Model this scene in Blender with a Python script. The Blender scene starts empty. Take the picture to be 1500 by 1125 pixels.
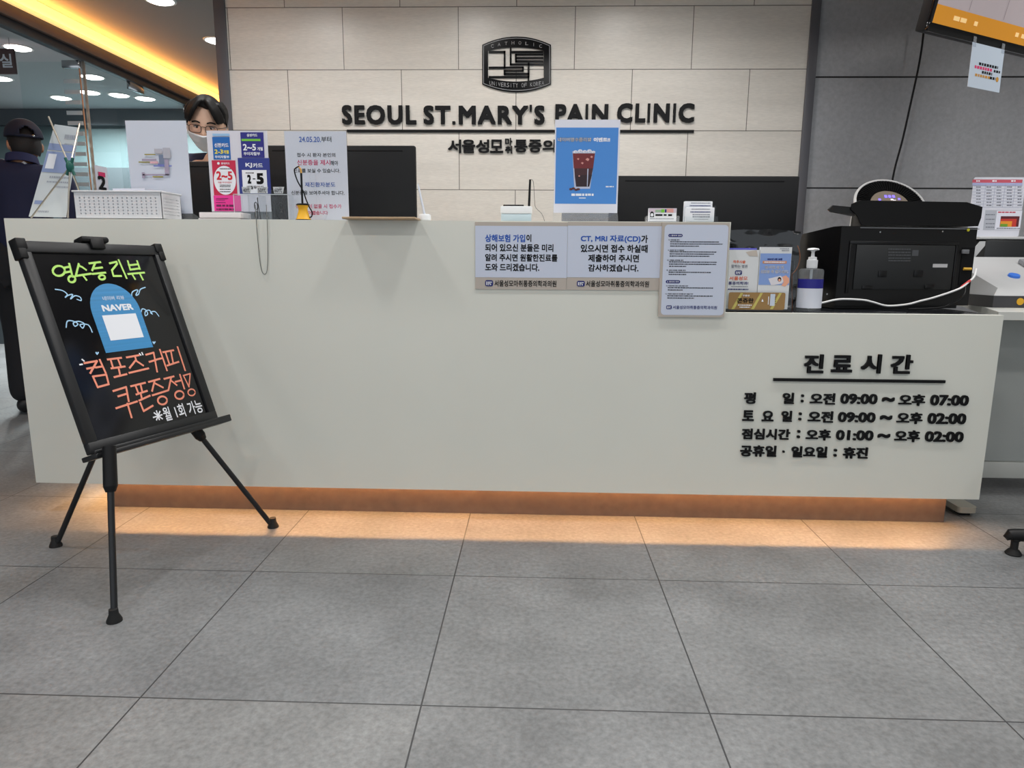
import bpy, bmesh, math, random
from mathutils import Vector as V, Matrix, noise
S = bpy.context.scene
COL = S.collection
PI = math.pi
# ---------------------------------------------------------------- camera
FPX = 1009.5873
YAW, PITCH, ROLL = 0.0326, 0.1811, 0.0071
CAM = V((0.8279, -1.2939, 0.9251))
_f = V((-math.sin(YAW)*math.cos(PITCH), math.cos(YAW)*math.cos(PITCH), -math.sin(PITCH)))
_r0 = V((math.cos(YAW), math.sin(YAW), 0)); _u0 = _r0.cross(_f)
_r = _r0*math.cos(ROLL)+_u0*math.sin(ROLL); _u = _u0*math.cos(ROLL)-_r0*math.sin(ROLL)
cd = bpy.data.cameras.new('camera'); cam = bpy.data.objects.new('camera', cd); COL.objects.link(cam)
cd.sensor_width = 36; cd.lens = FPX/1500*36; cd.clip_start = .05
cam.matrix_world = Matrix(((_r.x, _u.x, -_f.x, CAM.x), (_r.y, _u.y, -_f.y, CAM.y), (_r.z, _u.z, -_f.z, CAM.z), (0, 0, 0, 1)))
S.camera = cam
# ---------------------------------------------------------------- world, exposure
w = bpy.data.worlds.new('world'); S.world = w; w.use_nodes = True
w.node_tree.nodes['Background'].inputs[0].default_value = (.86, .93, 1, 1)
w.node_tree.nodes['Background'].inputs[1].default_value = .85
S.view_settings.view_transform = 'Standard'; S.view_settings.look = 'None'
S.view_settings.gamma = 1; S.view_settings.exposure = 0.0; S.view_settings.use_curve_mapping = False
S.cycles.max_bounces = 8; S.cycles.transparent_max_bounces = 16; S.cycles.sample_clamp_indirect = 6
S.cycles.caustics_reflective = False; S.cycles.caustics_refractive = False
# lamp strengths
DOWN_W = 6.5; GLASSROOM_W = 38.0; KICK_W = 17.0; COVE_E = 1.05
def area(name, loc, sx, sy, watts, color=(1, 1, 1), rot=(0, 0, 0), shape='RECTANGLE', spread=PI):
    l = bpy.data.lights.new(name, 'AREA'); l.shape = shape; l.size = sx; l.size_y = sy; l.energy = watts; l.color = color; l.spread = spread
    o = bpy.data.objects.new(name, l); COL.objects.link(o); o.location = loc; o.rotation_euler = rot
    return o
CEIL = 2.4
ROOM_LAMPS = [(x, y) for y in (-2.3, -.8, .65) for x in (-1.4, -.3, .9, 2.1, 3.3)]
FILL_LAMPS = [(x, 1.72) for x in (-.45, .45, 1.3)]+[(1.85, 1.2), (3.15, 1.35)]  # unseen fill lamps added to brighten the back wall and dark wall
HALL_LAMPS = [(-1.395, 3.02), (-1.41, 3.78), (-1.4, 4.55), (-1.4, 5.3)]
SIDE_LAMPS = [(-2.94, 3.93), (-2.92, 4.75), (-3.745, 4.79), (-3.72, 5.52), (-3.09, 5.41), (-2.92, 5.55), (-3.3, 5.3)]  # last one is added in place of a reflection in the glass
for x, y in ROOM_LAMPS: area('downlight_and_fill', (x, y, CEIL-.022), .16, .16, DOWN_W, (1, .985, .96), shape='DISK', spread=2.7)
for x, y in FILL_LAMPS: area('downlight_and_fill', (x, y, CEIL-.022), .16, .16, DOWN_W*1.05, (1, .985, .96), shape='DISK', spread=2.7)
for x, y in HALL_LAMPS: area('downlight_and_fill', (x, y, CEIL-.022), .12, .12, DOWN_W*.55, (1, .985, .96), shape='DISK', spread=2.7)
for x, y in SIDE_LAMPS: area('downlight_and_fill', (x, y, CEIL-.022), .14, .14, GLASSROOM_W*.6, (.95, 1, 1), shape='DISK', spread=2.7)
area('kick_led_lamp', (.776, 1.088, .131), 3.05, .005, KICK_W, (1, .5, .19), rot=(-.95, 0, 0))
area('kick_led_lamp', (-.775, 1.24, .129), .012, .24, KICK_W*.1, (1, .5, .19), rot=(0, .95, 0))
area('cove_lamp', (-2.125, 2.85, 2.325), .02, 9.6, 34, (1, .40, .07), rot=(0, PI+.6, 0))
# ---------------------------------------------------------------- pixel helpers (photo pixel -> point on a real plane)
def ray(px, py): return _f+_r*((px-750)/FPX)-_u*((py-562.5)/FPX)
def onY(px, py, y): d = ray(px, py); return CAM+d*((y-CAM.y)/d.y)
def onX(px, py, x): d = ray(px, py); return CAM+d*((x-CAM.x)/d.x)
def onZ(px, py, z): d = ray(px, py); return CAM+d*((z-CAM.z)/d.z)
def frame(o, ex, ey):
    ex = V(ex).normalized(); ey = V(ey); ey = (ey-ex*ey.dot(ex)).normalized(); ez = ex.cross(ey)
    return Matrix(((ex.x, ey.x, ez.x, o[0]), (ex.y, ey.y, ez.y, o[1]), (ex.z, ey.z, ez.z, o[2]), (0, 0, 0, 1)))
def FY(y): return frame((0, y, 0), (1, 0, 0), (0, 0, 1))        # upright plane facing the visitor; local = (X, Z)
def L(fr, p):                                                    # photo pixel -> local 2-D on a plane
    n = fr.col[2].to_3d(); o = fr.col[3].to_3d(); d = ray(*p); t = (o-CAM).dot(n)/d.dot(n)
    q = CAM+d*t-o; return (q.dot(fr.col[0].to_3d()), q.dot(fr.col[1].to_3d()))
def K(ox, oy, s): return lambda x, y: (ox+x/s, oy+y/s)
def BB(fr, k, x0, y0, x1, y1):
    xm, ym = (x0+x1)/2, (y0+y1)/2
    return (L(fr, k(x0, ym))[0], L(fr, k(xm, y1))[1], L(fr, k(x1, ym))[0], L(fr, k(xm, y0))[1])
ID = K(0, 0, 1)
# ---------------------------------------------------------------- materials
def lin(c):
    f = lambda v: v/12.92 if v <= .04045 else ((v+.055)/1.055)**2.4
    return (f(c[0]/255), f(c[1]/255), f(c[2]/255), 1)
MATS = {}
def mat(name, c, rough=.5, metal=0, var=0, vscale=8, stretch=(1, 1, 1), emit=0, spec=.5, bump=0, coat=0):
    if name in MATS: return MATS[name]
    m = bpy.data.materials.new(name); m.use_nodes = True; n = m.node_tree.nodes; lk = m.node_tree.links; b = n['Principled BSDF']
    col = lin(c); b.inputs['Base Color'].default_value = col; b.inputs['Roughness'].default_value = rough; b.inputs['Metallic'].default_value = metal
    b.inputs['Specular IOR Level'].default_value = spec
    if coat: b.inputs['Coat Weight'].default_value = coat; b.inputs['Coat Roughness'].default_value = .05
    if emit: b.inputs['Emission Color'].default_value = col; b.inputs['Emission Strength'].default_value = emit
    if var or bump:
        tc = n.new('ShaderNodeTexCoord'); mp = n.new('ShaderNodeMapping'); mp.inputs['Scale'].default_value = stretch
        nz = n.new('ShaderNodeTexNoise'); nz.inputs['Scale'].default_value = vscale; nz.inputs['Detail'].default_value = 6
        lk.new(tc.outputs['Object'], mp.inputs[0]); lk.new(mp.outputs[0], nz.inputs['Vector'])
        if var:
            cr = n.new('ShaderNodeValToRGB'); cr.color_ramp.elements[0].position = .3; cr.color_ramp.elements[1].position = .7
            cr.color_ramp.elements[0].color = [x*(1-var) for x in col[:3]]+[1]; cr.color_ramp.elements[1].color = [min(1, x*(1+var)) for x in col[:3]]+[1]
            lk.new(nz.outputs[0], cr.inputs[0]); lk.new(cr.outputs[0], b.inputs['Base Color'])
        if bump:
            bp = n.new('ShaderNodeBump'); bp.inputs['Strength'].default_value = bump; bp.inputs['Distance'].default_value = .002
            lk.new(nz.outputs[0], bp.inputs['Height']); lk.new(bp.outputs[0], b.inputs['Normal'])
    MATS[name] = m; return m
def glass(name, tint=(.95, .98, .97), f=1.45, rough=.0, milk=0):
    if name in MATS: return MATS[name]
    m = bpy.data.materials.new(name); m.use_nodes = True; n = m.node_tree.nodes; lk = m.node_tree.links; n.clear()
    o = n.new('ShaderNodeOutputMaterial'); t = n.new('ShaderNodeBsdfTransparent'); t.inputs[0].default_value = (*tint, 1)
    g = n.new('ShaderNodeBsdfGlossy'); g.inputs['Roughness'].default_value = rough; fr = n.new('ShaderNodeFresnel'); fr.inputs[0].default_value = f
    ge = n.new('ShaderNodeNewGeometry'); iv = n.new('ShaderNodeMath'); iv.operation = 'SUBTRACT'; iv.inputs[0].default_value = 1; ml = n.new('ShaderNodeMath'); ml.operation = 'MULTIPLY'
    lk.new(ge.outputs['Backfacing'], iv.inputs[1]); lk.new(iv.outputs[0], ml.inputs[0]); lk.new(fr.outputs[0], ml.inputs[1])
    mx = n.new('ShaderNodeMixShader'); lk.new(ml.outputs[0], mx.inputs[0]); lk.new(t.outputs[0], mx.inputs[1]); lk.new(g.outputs[0], mx.inputs[2])
    last = mx
    if milk:
        d = n.new('ShaderNodeBsdfDiffuse'); d.inputs[0].default_value = (.8, .82, .85, 1); m2 = n.new('ShaderNodeMixShader'); m2.inputs[0].default_value = milk
        lk.new(mx.outputs[0], m2.inputs[1]); lk.new(d.outputs[0], m2.inputs[2]); last = m2
    lk.new(last.outputs[0], o.inputs[0]); MATS[name] = m; return m
def brickmat(name, c1, c2, mortar, bw, rh, off, loc, msize, rough, streak, axes, nscale, nvar):
    m = bpy.data.materials.new(name); m.use_nodes = True; n = m.node_tree.nodes; lk = m.node_tree.links; b = n['Principled BSDF']
    tc = n.new('ShaderNodeTexCoord'); sp = n.new('ShaderNodeSeparateXYZ'); cb = n.new('ShaderNodeCombineXYZ')
    lk.new(tc.outputs['Object'], sp.inputs[0]); lk.new(sp.outputs[axes[0]], cb.inputs[0]); lk.new(sp.outputs[axes[1]], cb.inputs[1])
    mp = n.new('ShaderNodeMapping'); mp.inputs['Location'].default_value = (*loc, 0); lk.new(cb.outputs[0], mp.inputs[0])
    br = n.new('ShaderNodeTexBrick'); br.offset = off; br.inputs['Scale'].default_value = 1; br.inputs['Brick Width'].default_value = bw; br.inputs['Row Height'].default_value = rh
    br.inputs['Mortar Size'].default_value = msize; br.inputs['Mortar Smooth'].default_value = 0; br.inputs['Bias'].default_value = 0
    br.inputs['Color1'].default_value = lin(c1); br.inputs['Color2'].default_value = lin(c2); br.inputs['Mortar'].default_value = (1, 1, 1, 1)
    lk.new(mp.outputs[0], br.inputs['Vector'])
    # tile body: per-tile tone times two layers of cloud / streak
    def nz(scale, st, det=8, rg=.62):
        q = n.new('ShaderNodeMapping'); q.inputs['Scale'].default_value = st; lk.new(tc.outputs['Object'], q.inputs[0])
        z = n.new('ShaderNodeTexNoise'); z.inputs['Scale'].default_value = scale; z.inputs['Detail'].default_value = det; z.inputs['Roughness'].default_value = rg
        lk.new(q.outputs[0], z.inputs['Vector'])
        r = n.new('ShaderNodeMapRange'); r.inputs[1].default_value = .3; r.inputs[2].default_value = .7; r.inputs[3].default_value = 1-nvar; r.inputs[4].default_value = 1+nvar
        lk.new(z.outputs[0], r.inputs[0]); return r
    z1 = nz(nscale, streak); z2 = nz(nscale*26, streak, 5)
    mu = n.new('ShaderNodeMath'); mu.operation = 'MULTIPLY'; lk.new(z1.outputs[0], mu.inputs[0]); lk.new(z2.outputs[0], mu.inputs[1])
    vm = n.new('ShaderNodeVectorMath'); vm.operation = 'SCALE'; lk.new(br.outputs['Color'], vm.inputs[0]); lk.new(mu.outputs[0], vm.inputs['Scale'])
    mx = n.new('ShaderNodeMix'); mx.data_type = 'RGBA'; lk.new(br.outputs['Fac'], mx.inputs[0]); lk.new(vm.outputs[0], mx.inputs[6]); mx.inputs[7].default_value = lin(mortar)
    lk.new(mx.outputs[2], b.inputs['Base Color']); b.inputs['Roughness'].default_value = rough
    return m
# ---------------------------------------------------------------- mesh building
TXT = {}
def text_mesh(s, bold, ext):
    bold = 0
    k = (s, bold, ext)
    if k not in TXT:
        c = bpy.data.curves.new('t', 'FONT'); c.body = s; c.offset = bold; c.extrude = ext; c.resolution_u = 3; c.fill_mode = 'BOTH'
        o = bpy.data.objects.new('t', c); me = o.to_mesh()
        vs = [tuple(v.co) for v in me.vertices]; fs = [tuple(p.vertices) for p in me.polygons]
        bpy.data.objects.remove(o); bpy.data.curves.remove(c)
        xs = [v[0] for v in vs]; ys = [v[1] for v in vs]; bb = (min(xs), min(ys), max(xs), max(ys))
        TXT[k] = (vs, fs, bb)
    return TXT[k]
def catmull(P, n=6, closed=False):
    P = [V(p) for p in P]; out = []; N = len(P)
    for i in range(N if closed else N-1):
        if closed: a, b, c, d = P[i-1], P[i], P[(i+1) % N], P[(i+2) % N]
        else: a, b, c, d = P[max(i-1, 0)], P[i], P[i+1], P[min(i+2, N-1)]
        for k in range(n):
            t = k/n; out.append(.5*((2*b)+(c-a)*t+(2*a-5*b+4*c-d)*t*t+(3*b-a-3*c+d)*t**3))
    if not closed: out.append(P[-1])
    return out
BOXC = {}
class MB:
    def __init__(s): s.v = []; s.f = []; s.m = []
    def add(s, vs, fs, mi=0, M=None):
        o = len(s.v); s.v += [(M @ V(v)) if M else V(v) for v in vs]; s.f += [[i+o for i in f] for f in fs]; s.m += [mi]*len(fs); return s
    def bx(s, x0, x1, y0, y1, z0, z1, mi=0, bev=0, M=None, seg=2):
        sz = (x1-x0, y1-y0, z1-z0); key = (tuple(round(a, 5) for a in sz), bev, seg)
        if key not in BOXC:
            bm = bmesh.new(); bmesh.ops.create_cube(bm, size=1)
            for v in bm.verts: v.co = V((v.co.x*sz[0], v.co.y*sz[1], v.co.z*sz[2]))
            if bev: bmesh.ops.bevel(bm, geom=list(bm.edges), offset=min(bev, .49*min(sz)), segments=seg, profile=.5, affect='EDGES')
            bm.verts.index_update(); BOXC[key] = ([tuple(v.co) for v in bm.verts], [[v.index for v in f.verts] for f in bm.faces]); bm.free()
        vs, fs = BOXC[key]; c = V(((x0+x1)/2, (y0+y1)/2, (z0+z1)/2))
        return s.add([V(v)+c for v in vs], fs, mi, M)
    def loft(s, rings, mi=0, caps=True, M=None, closed=True):
        n = len(rings[0]); vs = [p for r in rings for p in r]; fs = []
        for i in range(len(rings)-1):
            for j in range(n if closed else n-1):
                a, b = i*n+j, i*n+(j+1) % n; fs.append([a, b, b+n, a+n])
        if caps: fs.append(list(range(n))[::-1]); fs.append([(len(rings)-1)*n+j for j in range(n)])
        return s.add(vs, fs, mi, M)
    def cyl(s, p0, p1, r0, r1=None, n=20, mi=0, M=None, caps=True):
        r1 = r0 if r1 is None else r1; p0, p1 = V(p0), V(p1); q = (p1-p0).to_track_quat('Z', 'Y')
        ring = lambda p, r: [p+q @ V((math.cos(2*PI*k/n)*r, math.sin(2*PI*k/n)*r, 0)) for k in range(n)]
        return s.loft([ring(p0, r0), ring(p1, r1)], mi, caps, M)
    def tube(s, P, r, n=8, mi=0, closed=False, smooth=6, M=None):
        P = catmull(P, smooth, closed) if smooth else [V(p) for p in P]; N = len(P); up = None; rings = []
        for i, p in enumerate(P):
            t = ((P[(i+1) % N]-P[i-1]) if closed else (P[min(i+1, N-1)]-P[max(i-1, 0)]))
            t = t.normalized() if t.length > 1e-9 else V((0, 0, 1))
            if up is None: up = t.orthogonal().normalized()
            else:
                up = up-t*up.dot(t); up = up.normalized() if up.length > 1e-6 else t.orthogonal().normalized()
            b = t.cross(up); rr = r(i/(N-1)) if callable(r) else r
            rings.append([p+(up*math.cos(2*PI*k/n)+b*math.sin(2*PI*k/n))*rr for k in range(n)])
        if closed: rings.append(rings[0])
        return s.loft(rings, mi, not closed, M)
    def lathe(s, prof, c=(0, 0, 0), n=28, mi=0, M=None, caps=True):
        c = V(c); return s.loft([[c+V((math.cos(2*PI*k/n)*r, math.sin(2*PI*k/n)*r, z)) for k in range(n)] for r, z in prof], mi, caps, M)
    def ell(s, c, r, n=16, m=10, mi=0, M=None):
        c = V(c); rs = []
        for i in range(m+1):
            t = PI*(i/m); rs.append([c+V((r[0]*math.sin(t)*math.cos(2*PI*k/n), r[1]*math.sin(t)*math.sin(2*PI*k/n), -r[2]*math.cos(t))) for k in range(n)])
        for i in (0, m):
            for k in range(n): rs[i][k] = rs[i][k]+V((1e-5*math.cos(2*PI*k/n), 1e-5*math.sin(2*PI*k/n), 0))
        return s.loft(rs, mi, True, M)
    def prism(s, pts, z0, z1, mi=0, M=None):
        return s.loft([[(x, y, z0) for x, y in pts], [(x, y, z1) for x, y in pts]], mi, True, M)
    def rect(s, x0, y0, x1, y1, z, mi=0, M=None): return s.add([(x0, y0, z), (x1, y0, z), (x1, y1, z), (x0, y1, z)], [[0, 1, 2, 3]], mi, M)
    def poly(s, pts, z, mi=0, M=None): return s.add([(x, y, z) for x, y in pts], [list(range(len(pts)))], mi, M)
    def text(s, t, M, bb, z=.0008, mi=0, bold=.012, ext=0):
        vs, fs, b = text_mesh(t, bold, ext and 1.0)
        e = bold                                     # heavier strokes: the same glyphs overlaid with tiny shifts
        sx = (bb[2]-bb[0])/(b[2]-b[0]+2*e); sy = (bb[3]-bb[1])/(b[3]-b[1]+2*e)
        for i, (dx, dy) in enumerate(((0, 0), (-1, -1), (1, -1), (-1, 1), (1, 1)) if e else ((0, 0),)):
            s.add([((v[0]-b[0]+e+dx*e)*sx+bb[0], (v[1]-b[1]+e+dy*e)*sy+bb[1], z+i*2e-5+(ext*(v[2]+1)/2 if ext else 0)) for v in vs], fs, mi, M)
        return s
    def T(s, fr, k, t, x0, y0, x1, y1, mi=0, bold=.012, z=.0008, ext=0): return s.text(t, fr, BB(fr, k, x0, y0, x1, y1), z, mi, bold, ext)
    def R(s, fr, k, x0, y0, x1, y1, mi=0, z=.0005): b = BB(fr, k, x0, y0, x1, y1); return s.rect(*b, z, mi, fr)
    def dash(s, fr, k, x0, y0, x1, y1, mi=0, z=.0008, seed=0, cell=.7):
        b = BB(fr, k, x0, y0, x1, y1); rn = random.Random(int(x0*7+y0*13)+seed); h = b[3]-b[1]; x = b[0]
        while x < b[2]:
            wd = min(h*rn.uniform(1.2, 3.6)*cell, b[2]-x)
            s.rect(x, b[1]+h*rn.uniform(0, .12), x+wd, b[3], z, mi, fr); x += wd+h*rn.uniform(.3, .7)*cell
        return s
    def stroke(s, P, wd, M, z=.0008, mi=0, closed=False):
        P = [V((p[0], p[1])) for p in P]
        if closed: P.append(P[0])
        for i in range(len(P)-1):
            d = P[i+1]-P[i]
            if d.length < 1e-7: continue
            nn = V((-d.y, d.x)).normalized()*wd/2; e = d.normalized()*wd*.35; a, b = P[i]-e, P[i+1]+e; zz = z+1e-5*(len(s.v) % 17)
            s.add([(a.x-nn.x, a.y-nn.y, zz), (b.x-nn.x, b.y-nn.y, zz), (b.x+nn.x, b.y+nn.y, zz), (a.x+nn.x, a.y+nn.y, zz)], [[0, 1, 2, 3]], mi, M)
        return s
    def obj(s, name, mats, parent=None, smooth=True, recalc=True, sharp=.7):
        me = bpy.data.meshes.new(name); off = V((0, 0, 0)); p = parent
        while p: off = off+V(p.location); p = p.parent
        me.from_pydata([tuple(V(v)-off) for v in s.v], [], s.f)
        for m in (mats if isinstance(mats, (list, tuple)) else [mats]): me.materials.append(m)
        me.polygons.foreach_set('material_index', s.m)
        if recalc:
            bm = bmesh.new(); bm.from_mesh(me); bmesh.ops.recalc_face_normals(bm, faces=list(bm.faces)); bm.to_mesh(me); bm.free()
        me.update()
        if smooth: me.shade_smooth(); me.set_sharp_from_angle(angle=sharp)
        o = bpy.data.objects.new(name, me); COL.objects.link(o); o.parent = parent
        return o
def thing(name, label, cat, loc=(0, 0, 0), group=None):
    o = bpy.data.objects.new(name, None); COL.objects.link(o); o.location = loc; o.empty_display_size = .05; o['label'] = label; o['category'] = cat
    if group: o['group'] = group
    return o
def tag(o, label, cat, group=None):
    o['label'] = label; o['category'] = cat
    if group: o['group'] = group
    return o
def struct(o): o['kind'] = 'structure'; return o
def rrect(x0, y0, x1, y1, r, n=5):
    P = []
    for cx, cy, a in ((x1-r, y1-r, 0), (x0+r, y1-r, PI/2), (x0+r, y0+r, PI), (x1-r, y0+r, 3*PI/2)):
        for k in range(n+1): t = a+PI/2*k/n; P.append((cx+r*math.cos(t), cy+r*math.sin(t)))
    return P
def circ(cx, cy, rx, ry=None, n=24, a0=0, a1=2*PI):
    ry = rx if ry is None else ry; m = n if abs(a1-a0-2*PI) < 1e-6 else n+1
    return [(cx+rx*math.cos(a0+(a1-a0)*k/n), cy+ry*math.sin(a0+(a1-a0)*k/n)) for k in range(m)]
def reskin(P, E, sub=2):                                          # [(pos, radius)], edges -> smooth skin surface
    me = bpy.data.meshes.new('s'); me.from_pydata([tuple(p[0]) for p in P], E, []); o = bpy.data.objects.new('s', me); COL.objects.link(o)
    md = o.modifiers.new('k', 'SKIN'); md.use_smooth_shade = True
    for i, d in enumerate(me.skin_vertices[0].data): r = P[i][1]; d.radius = (r, r) if not isinstance(r, tuple) else r; d.use_root = (i == 0)
    sb = o.modifiers.new('b', 'SUBSURF'); sb.levels = sub; sb.render_levels = sub
    r = evald(o); return r
def remesh(vs, fs, vox, it=3):
    me = bpy.data.meshes.new('s'); me.from_pydata([tuple(v) for v in vs], [], fs); o = bpy.data.objects.new('s', me); COL.objects.link(o)
    md = o.modifiers.new('r', 'REMESH'); md.mode = 'VOXEL'; md.voxel_size = vox
    sm = o.modifiers.new('m', 'SMOOTH'); sm.factor = .5; sm.iterations = it
    return evald(o)
def evald(o):
    bpy.context.view_layer.update(); e = o.evaluated_get(bpy.context.evaluated_depsgraph_get()); me = e.to_mesh()
    r = ([v.co.copy() for v in me.vertices], [list(p.vertices) for p in me.polygons]); e.to_mesh_clear()
    md = o.data; bpy.data.objects.remove(o); bpy.data.meshes.remove(md); return r
# ---------------------------------------------------------------- shared materials
BLACK = mat('black_plastic', (13, 13, 15), .45, spec=.3)
GLOSSBLACK = mat('gloss_black', (9, 9, 12), .12)
INK = mat('ink_black', (9, 9, 12), .6, spec=.2)
WHITE = mat('white_plastic', (225, 227, 230), .4)
PAPER = mat('paper', (222, 224, 236), .7)
SMOKY = glass('smoky_acrylic', (.52, .54, .58), 1.5, .05, .1)
ACRYL = glass('clear_acrylic', (.97, .98, .985), 1.5)
MILKY = glass('frosted_acrylic', (.93, .95, .97), 1.5, .05, .14)
CHROME = mat('chrome', (200, 202, 205), .18, 1)
BLUEINK = mat('ink_blue', (28, 84, 178), .6)
NAVYINK = mat('ink_navy', (24, 34, 110), .6)
PINKINK = mat('ink_pink', (214, 44, 104), .6)
PALE = mat('ink_pale', (235, 238, 245), .6)
GREYINK = mat('ink_grey', (120, 124, 136), .6)
ORANGEINK = mat('ink_orange', (226, 100, 48), .6)
YELLOWINK = mat('ink_yellow', (240, 224, 70), .6)
GREENINK = mat('ink_green', (118, 196, 60), .6)
REDINK = mat('ink_red', (206, 30, 52), .6)
# ================================================================ the room
YW = 2.515; XL, XS, XR = -.9654, 1.4622, 2.3706; YC = 1.0318; ZT, ZB, ZLOW = 1.0443, .1141, .7501
floor_m = brickmat('floor_tile', (121, 123, 125), (127, 128, 128), (58, 58, 60), .6, .6, 0, (6, 6), .0018, .42, (1, 1, 1), (0, 1), 2.8, .25)
wall_m = brickmat('limestone_tile', (226, 220, 211), (230, 225, 217), (104, 98, 90), .6, .302, .5, (.186+6, -1.886+.302+6*.604), .0018, .34, (.35, 1, 3.2), (0, 2), 3.0, .075)
dark_m = brickmat('dark_panel', (166, 167, 171), (171, 172, 176), (26, 26, 28), 40, .551, 0, (20, -1.850+.551*8), .004, .4, (1, 1, 1), (0, 2), 1.6, .10)
ceil_m = mat('ceiling_paint', (158, 155, 152), .8)
trim_m = mat('dark_trim', (94, 94, 100), .4)
struct(MB().rect(-7, -4, 5, 9, 0, 0).obj('floor', floor_m))
struct(MB().bx(-2.2, 5, -4, 9, CEIL, CEIL+.05).obj('ceiling', ceil_m))
struct(MB().bx(-7, -2.2, -4, 9, CEIL, CEIL+.05).obj('ceiling_hall', mat('hall_ceiling_paint', (186, 189, 191), .8)))
struct(MB().bx(-.80, 2.2, YW, YW+.25, 0, CEIL-.001).obj('wall_back', wall_m))
struct(MB().bx(2.24, 5, YW+.012, YW+.25, 0, CEIL-.001).obj('wall_right', dark_m))
struct(MB().bx(2.2, 2.246, YW-.012, YW+.24, 0, CEIL-.002, bev=.002).obj('trim_1', trim_m))
struct(MB().bx(-.855, -.795, YW-.012, YW+.27, 0, CEIL-.002, bev=.002).obj('trim_2', trim_m))
struct(MB().bx(-7, -.855, 6.1, 6.25, 0, CEIL-.001).obj('wall_far', mat('far_wall', (104, 122, 125), .5)))
struct(MB().bx(-7, -2.25, 6.02, 6.1, 2.24, CEIL-.002).obj('trim_3', mat('far_bulkhead', (84, 90, 96), .6)))
struct(MB().bx(-7, -6.9, -4, 6.0, 0, CEIL-.001).obj('wall_left', mat('left_wall', (150, 158, 160), .6)))
struct(MB().bx(4.9, 5, -4, YW, 0, CEIL-.001).obj('wall_east', mat('east_wall', (205, 206, 204), .7)))
# low dark counter run in the room beyond the glass
struct(MB().bx(-6.8, -2.3, 5.7, 5.98, 0, 1.78).obj('wall_partition', mat('partition_grey', (66, 73, 77), .4)))
# cove: dark glass header, brown lip and emissive band imitating the lit recess
struct(MB().bx(-2.225, -2.175, -2, 6.05, 2.19, 2.243, bev=.002).obj('trim_4', mat('header_black', (44, 46, 50), .35)))
struct(MB().bx(-2.2, -2.15, -2, 6.05, 2.243, 2.312, bev=.002).obj('trim_5', mat('lip_brown', (104, 82, 70), .5)))
t = thing('cove_light', 'long glowing warm LED band in the ceiling cove above the glass partition', 'light', (-2.14, 3, 2.313))
cov_m = mat('cove_glow', (255, 212, 134), .5, emit=COVE_E)
MB().bx(-2.19, -2.135, -2, 6.05, 2.314, 2.398).obj('lit_recess_band', cov_m, t)
MB().bx(-2.2, -2.191, -2, 6.05, 2.313, 2.399).obj('backing', mat('lip_brown', (104, 82, 70)), t)
# glass partition
pane_m = glass('partition_glass', (.93, .97, .97), 1.5)
w1 = struct(MB().bx(-2.21, -2.19, 3.5, 3.506, 0, 2.19).obj('window_1', mat('steel_edge', (186, 176, 166), .3, .6)))
MB().bx(-2.206, -2.194, 3.513, 5.2, .01, 2.186).obj('glass_pane', pane_m, w1)
MB().bx(-2.206, -2.194, 5.21, 6.09, .01, 2.186).obj('glass_pane', pane_m, w1)
MB().bx(-2.215, -2.185, 4.02, 4.2, 2.135, 2.19, bev=.003).obj('glass_clamp', CHROME, w1)
MB().bx(-2.215, -2.185, 4.85, 5.03, 2.135, 2.19, bev=.003).obj('glass_clamp', CHROME, w1)
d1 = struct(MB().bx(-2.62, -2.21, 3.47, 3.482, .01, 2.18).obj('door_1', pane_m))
MB().bx(-2.32, -2.205, 3.46, 3.492, 2.14, 2.188, bev=.003).obj('glass_clamp', CHROME, d1)
MB().bx(-2.213, -2.206, 3.469, 3.477, .02, 2.14, bev=.002).obj('reflection_strip', mat('reflection_orange', (206, 148, 108), .4), d1)  # orange reflection along the pane edge, modelled as a coloured strip
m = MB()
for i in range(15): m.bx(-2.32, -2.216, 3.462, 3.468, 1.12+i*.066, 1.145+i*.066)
m.obj('reflection_bands', mat('reflection_pale', (214, 222, 226), .5), d1)  # pale stripes stand for lamp reflections stacked in the door glass
# room lamps: ring and lit diffuser
lens_m = mat('lamp_lens', (255, 253, 248), .5, emit=9)
ring_m = mat('lamp_ring', (225, 225, 222), .5)
def downlight(x, y, label, group, r=.075):
    t = thing('downlight', label, 'ceiling light', (x, y, CEIL), group)
    MB().lathe([(r, -.006), (r+.012, -.006), (r+.014, 0), (r, 0)], (x, y, CEIL-.0005), 28, caps=False).obj('ring', ring_m, t)
    MB().lathe([(.001, -.0165), (r*.7, -.0155), (r-.002, -.007), (r-.002, -.001)], (x, y, CEIL), 28).obj('diffuser', lens_m, t)
downlight(*HALL_LAMPS[0], 'round downlight in the grey ceiling, nearest the top edge of the photo', 'downlights in the reception ceiling')
downlight(*HALL_LAMPS[1], 'round downlight in the grey ceiling, half behind the dark wall trim', 'downlights in the reception ceiling')
dl = ['big round downlight seen through the glass, beside the hanging room sign', 'downlight seen through the glass right of the chrome stripes of the door', 'downlight at the left photo edge below the hanging room sign', 'small downlight seen through the glass just above the dark bulkhead, left of the door',
      'left one of two downlights close together behind the glass clamps', 'right one of two downlights close together behind the glass clamps', 'downlight furthest right behind the glass, beside the clerk\'s hair']
for p, s in zip(SIDE_LAMPS, dl): downlight(*p, s, 'downlights beyond the glass partition', .085)
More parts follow.
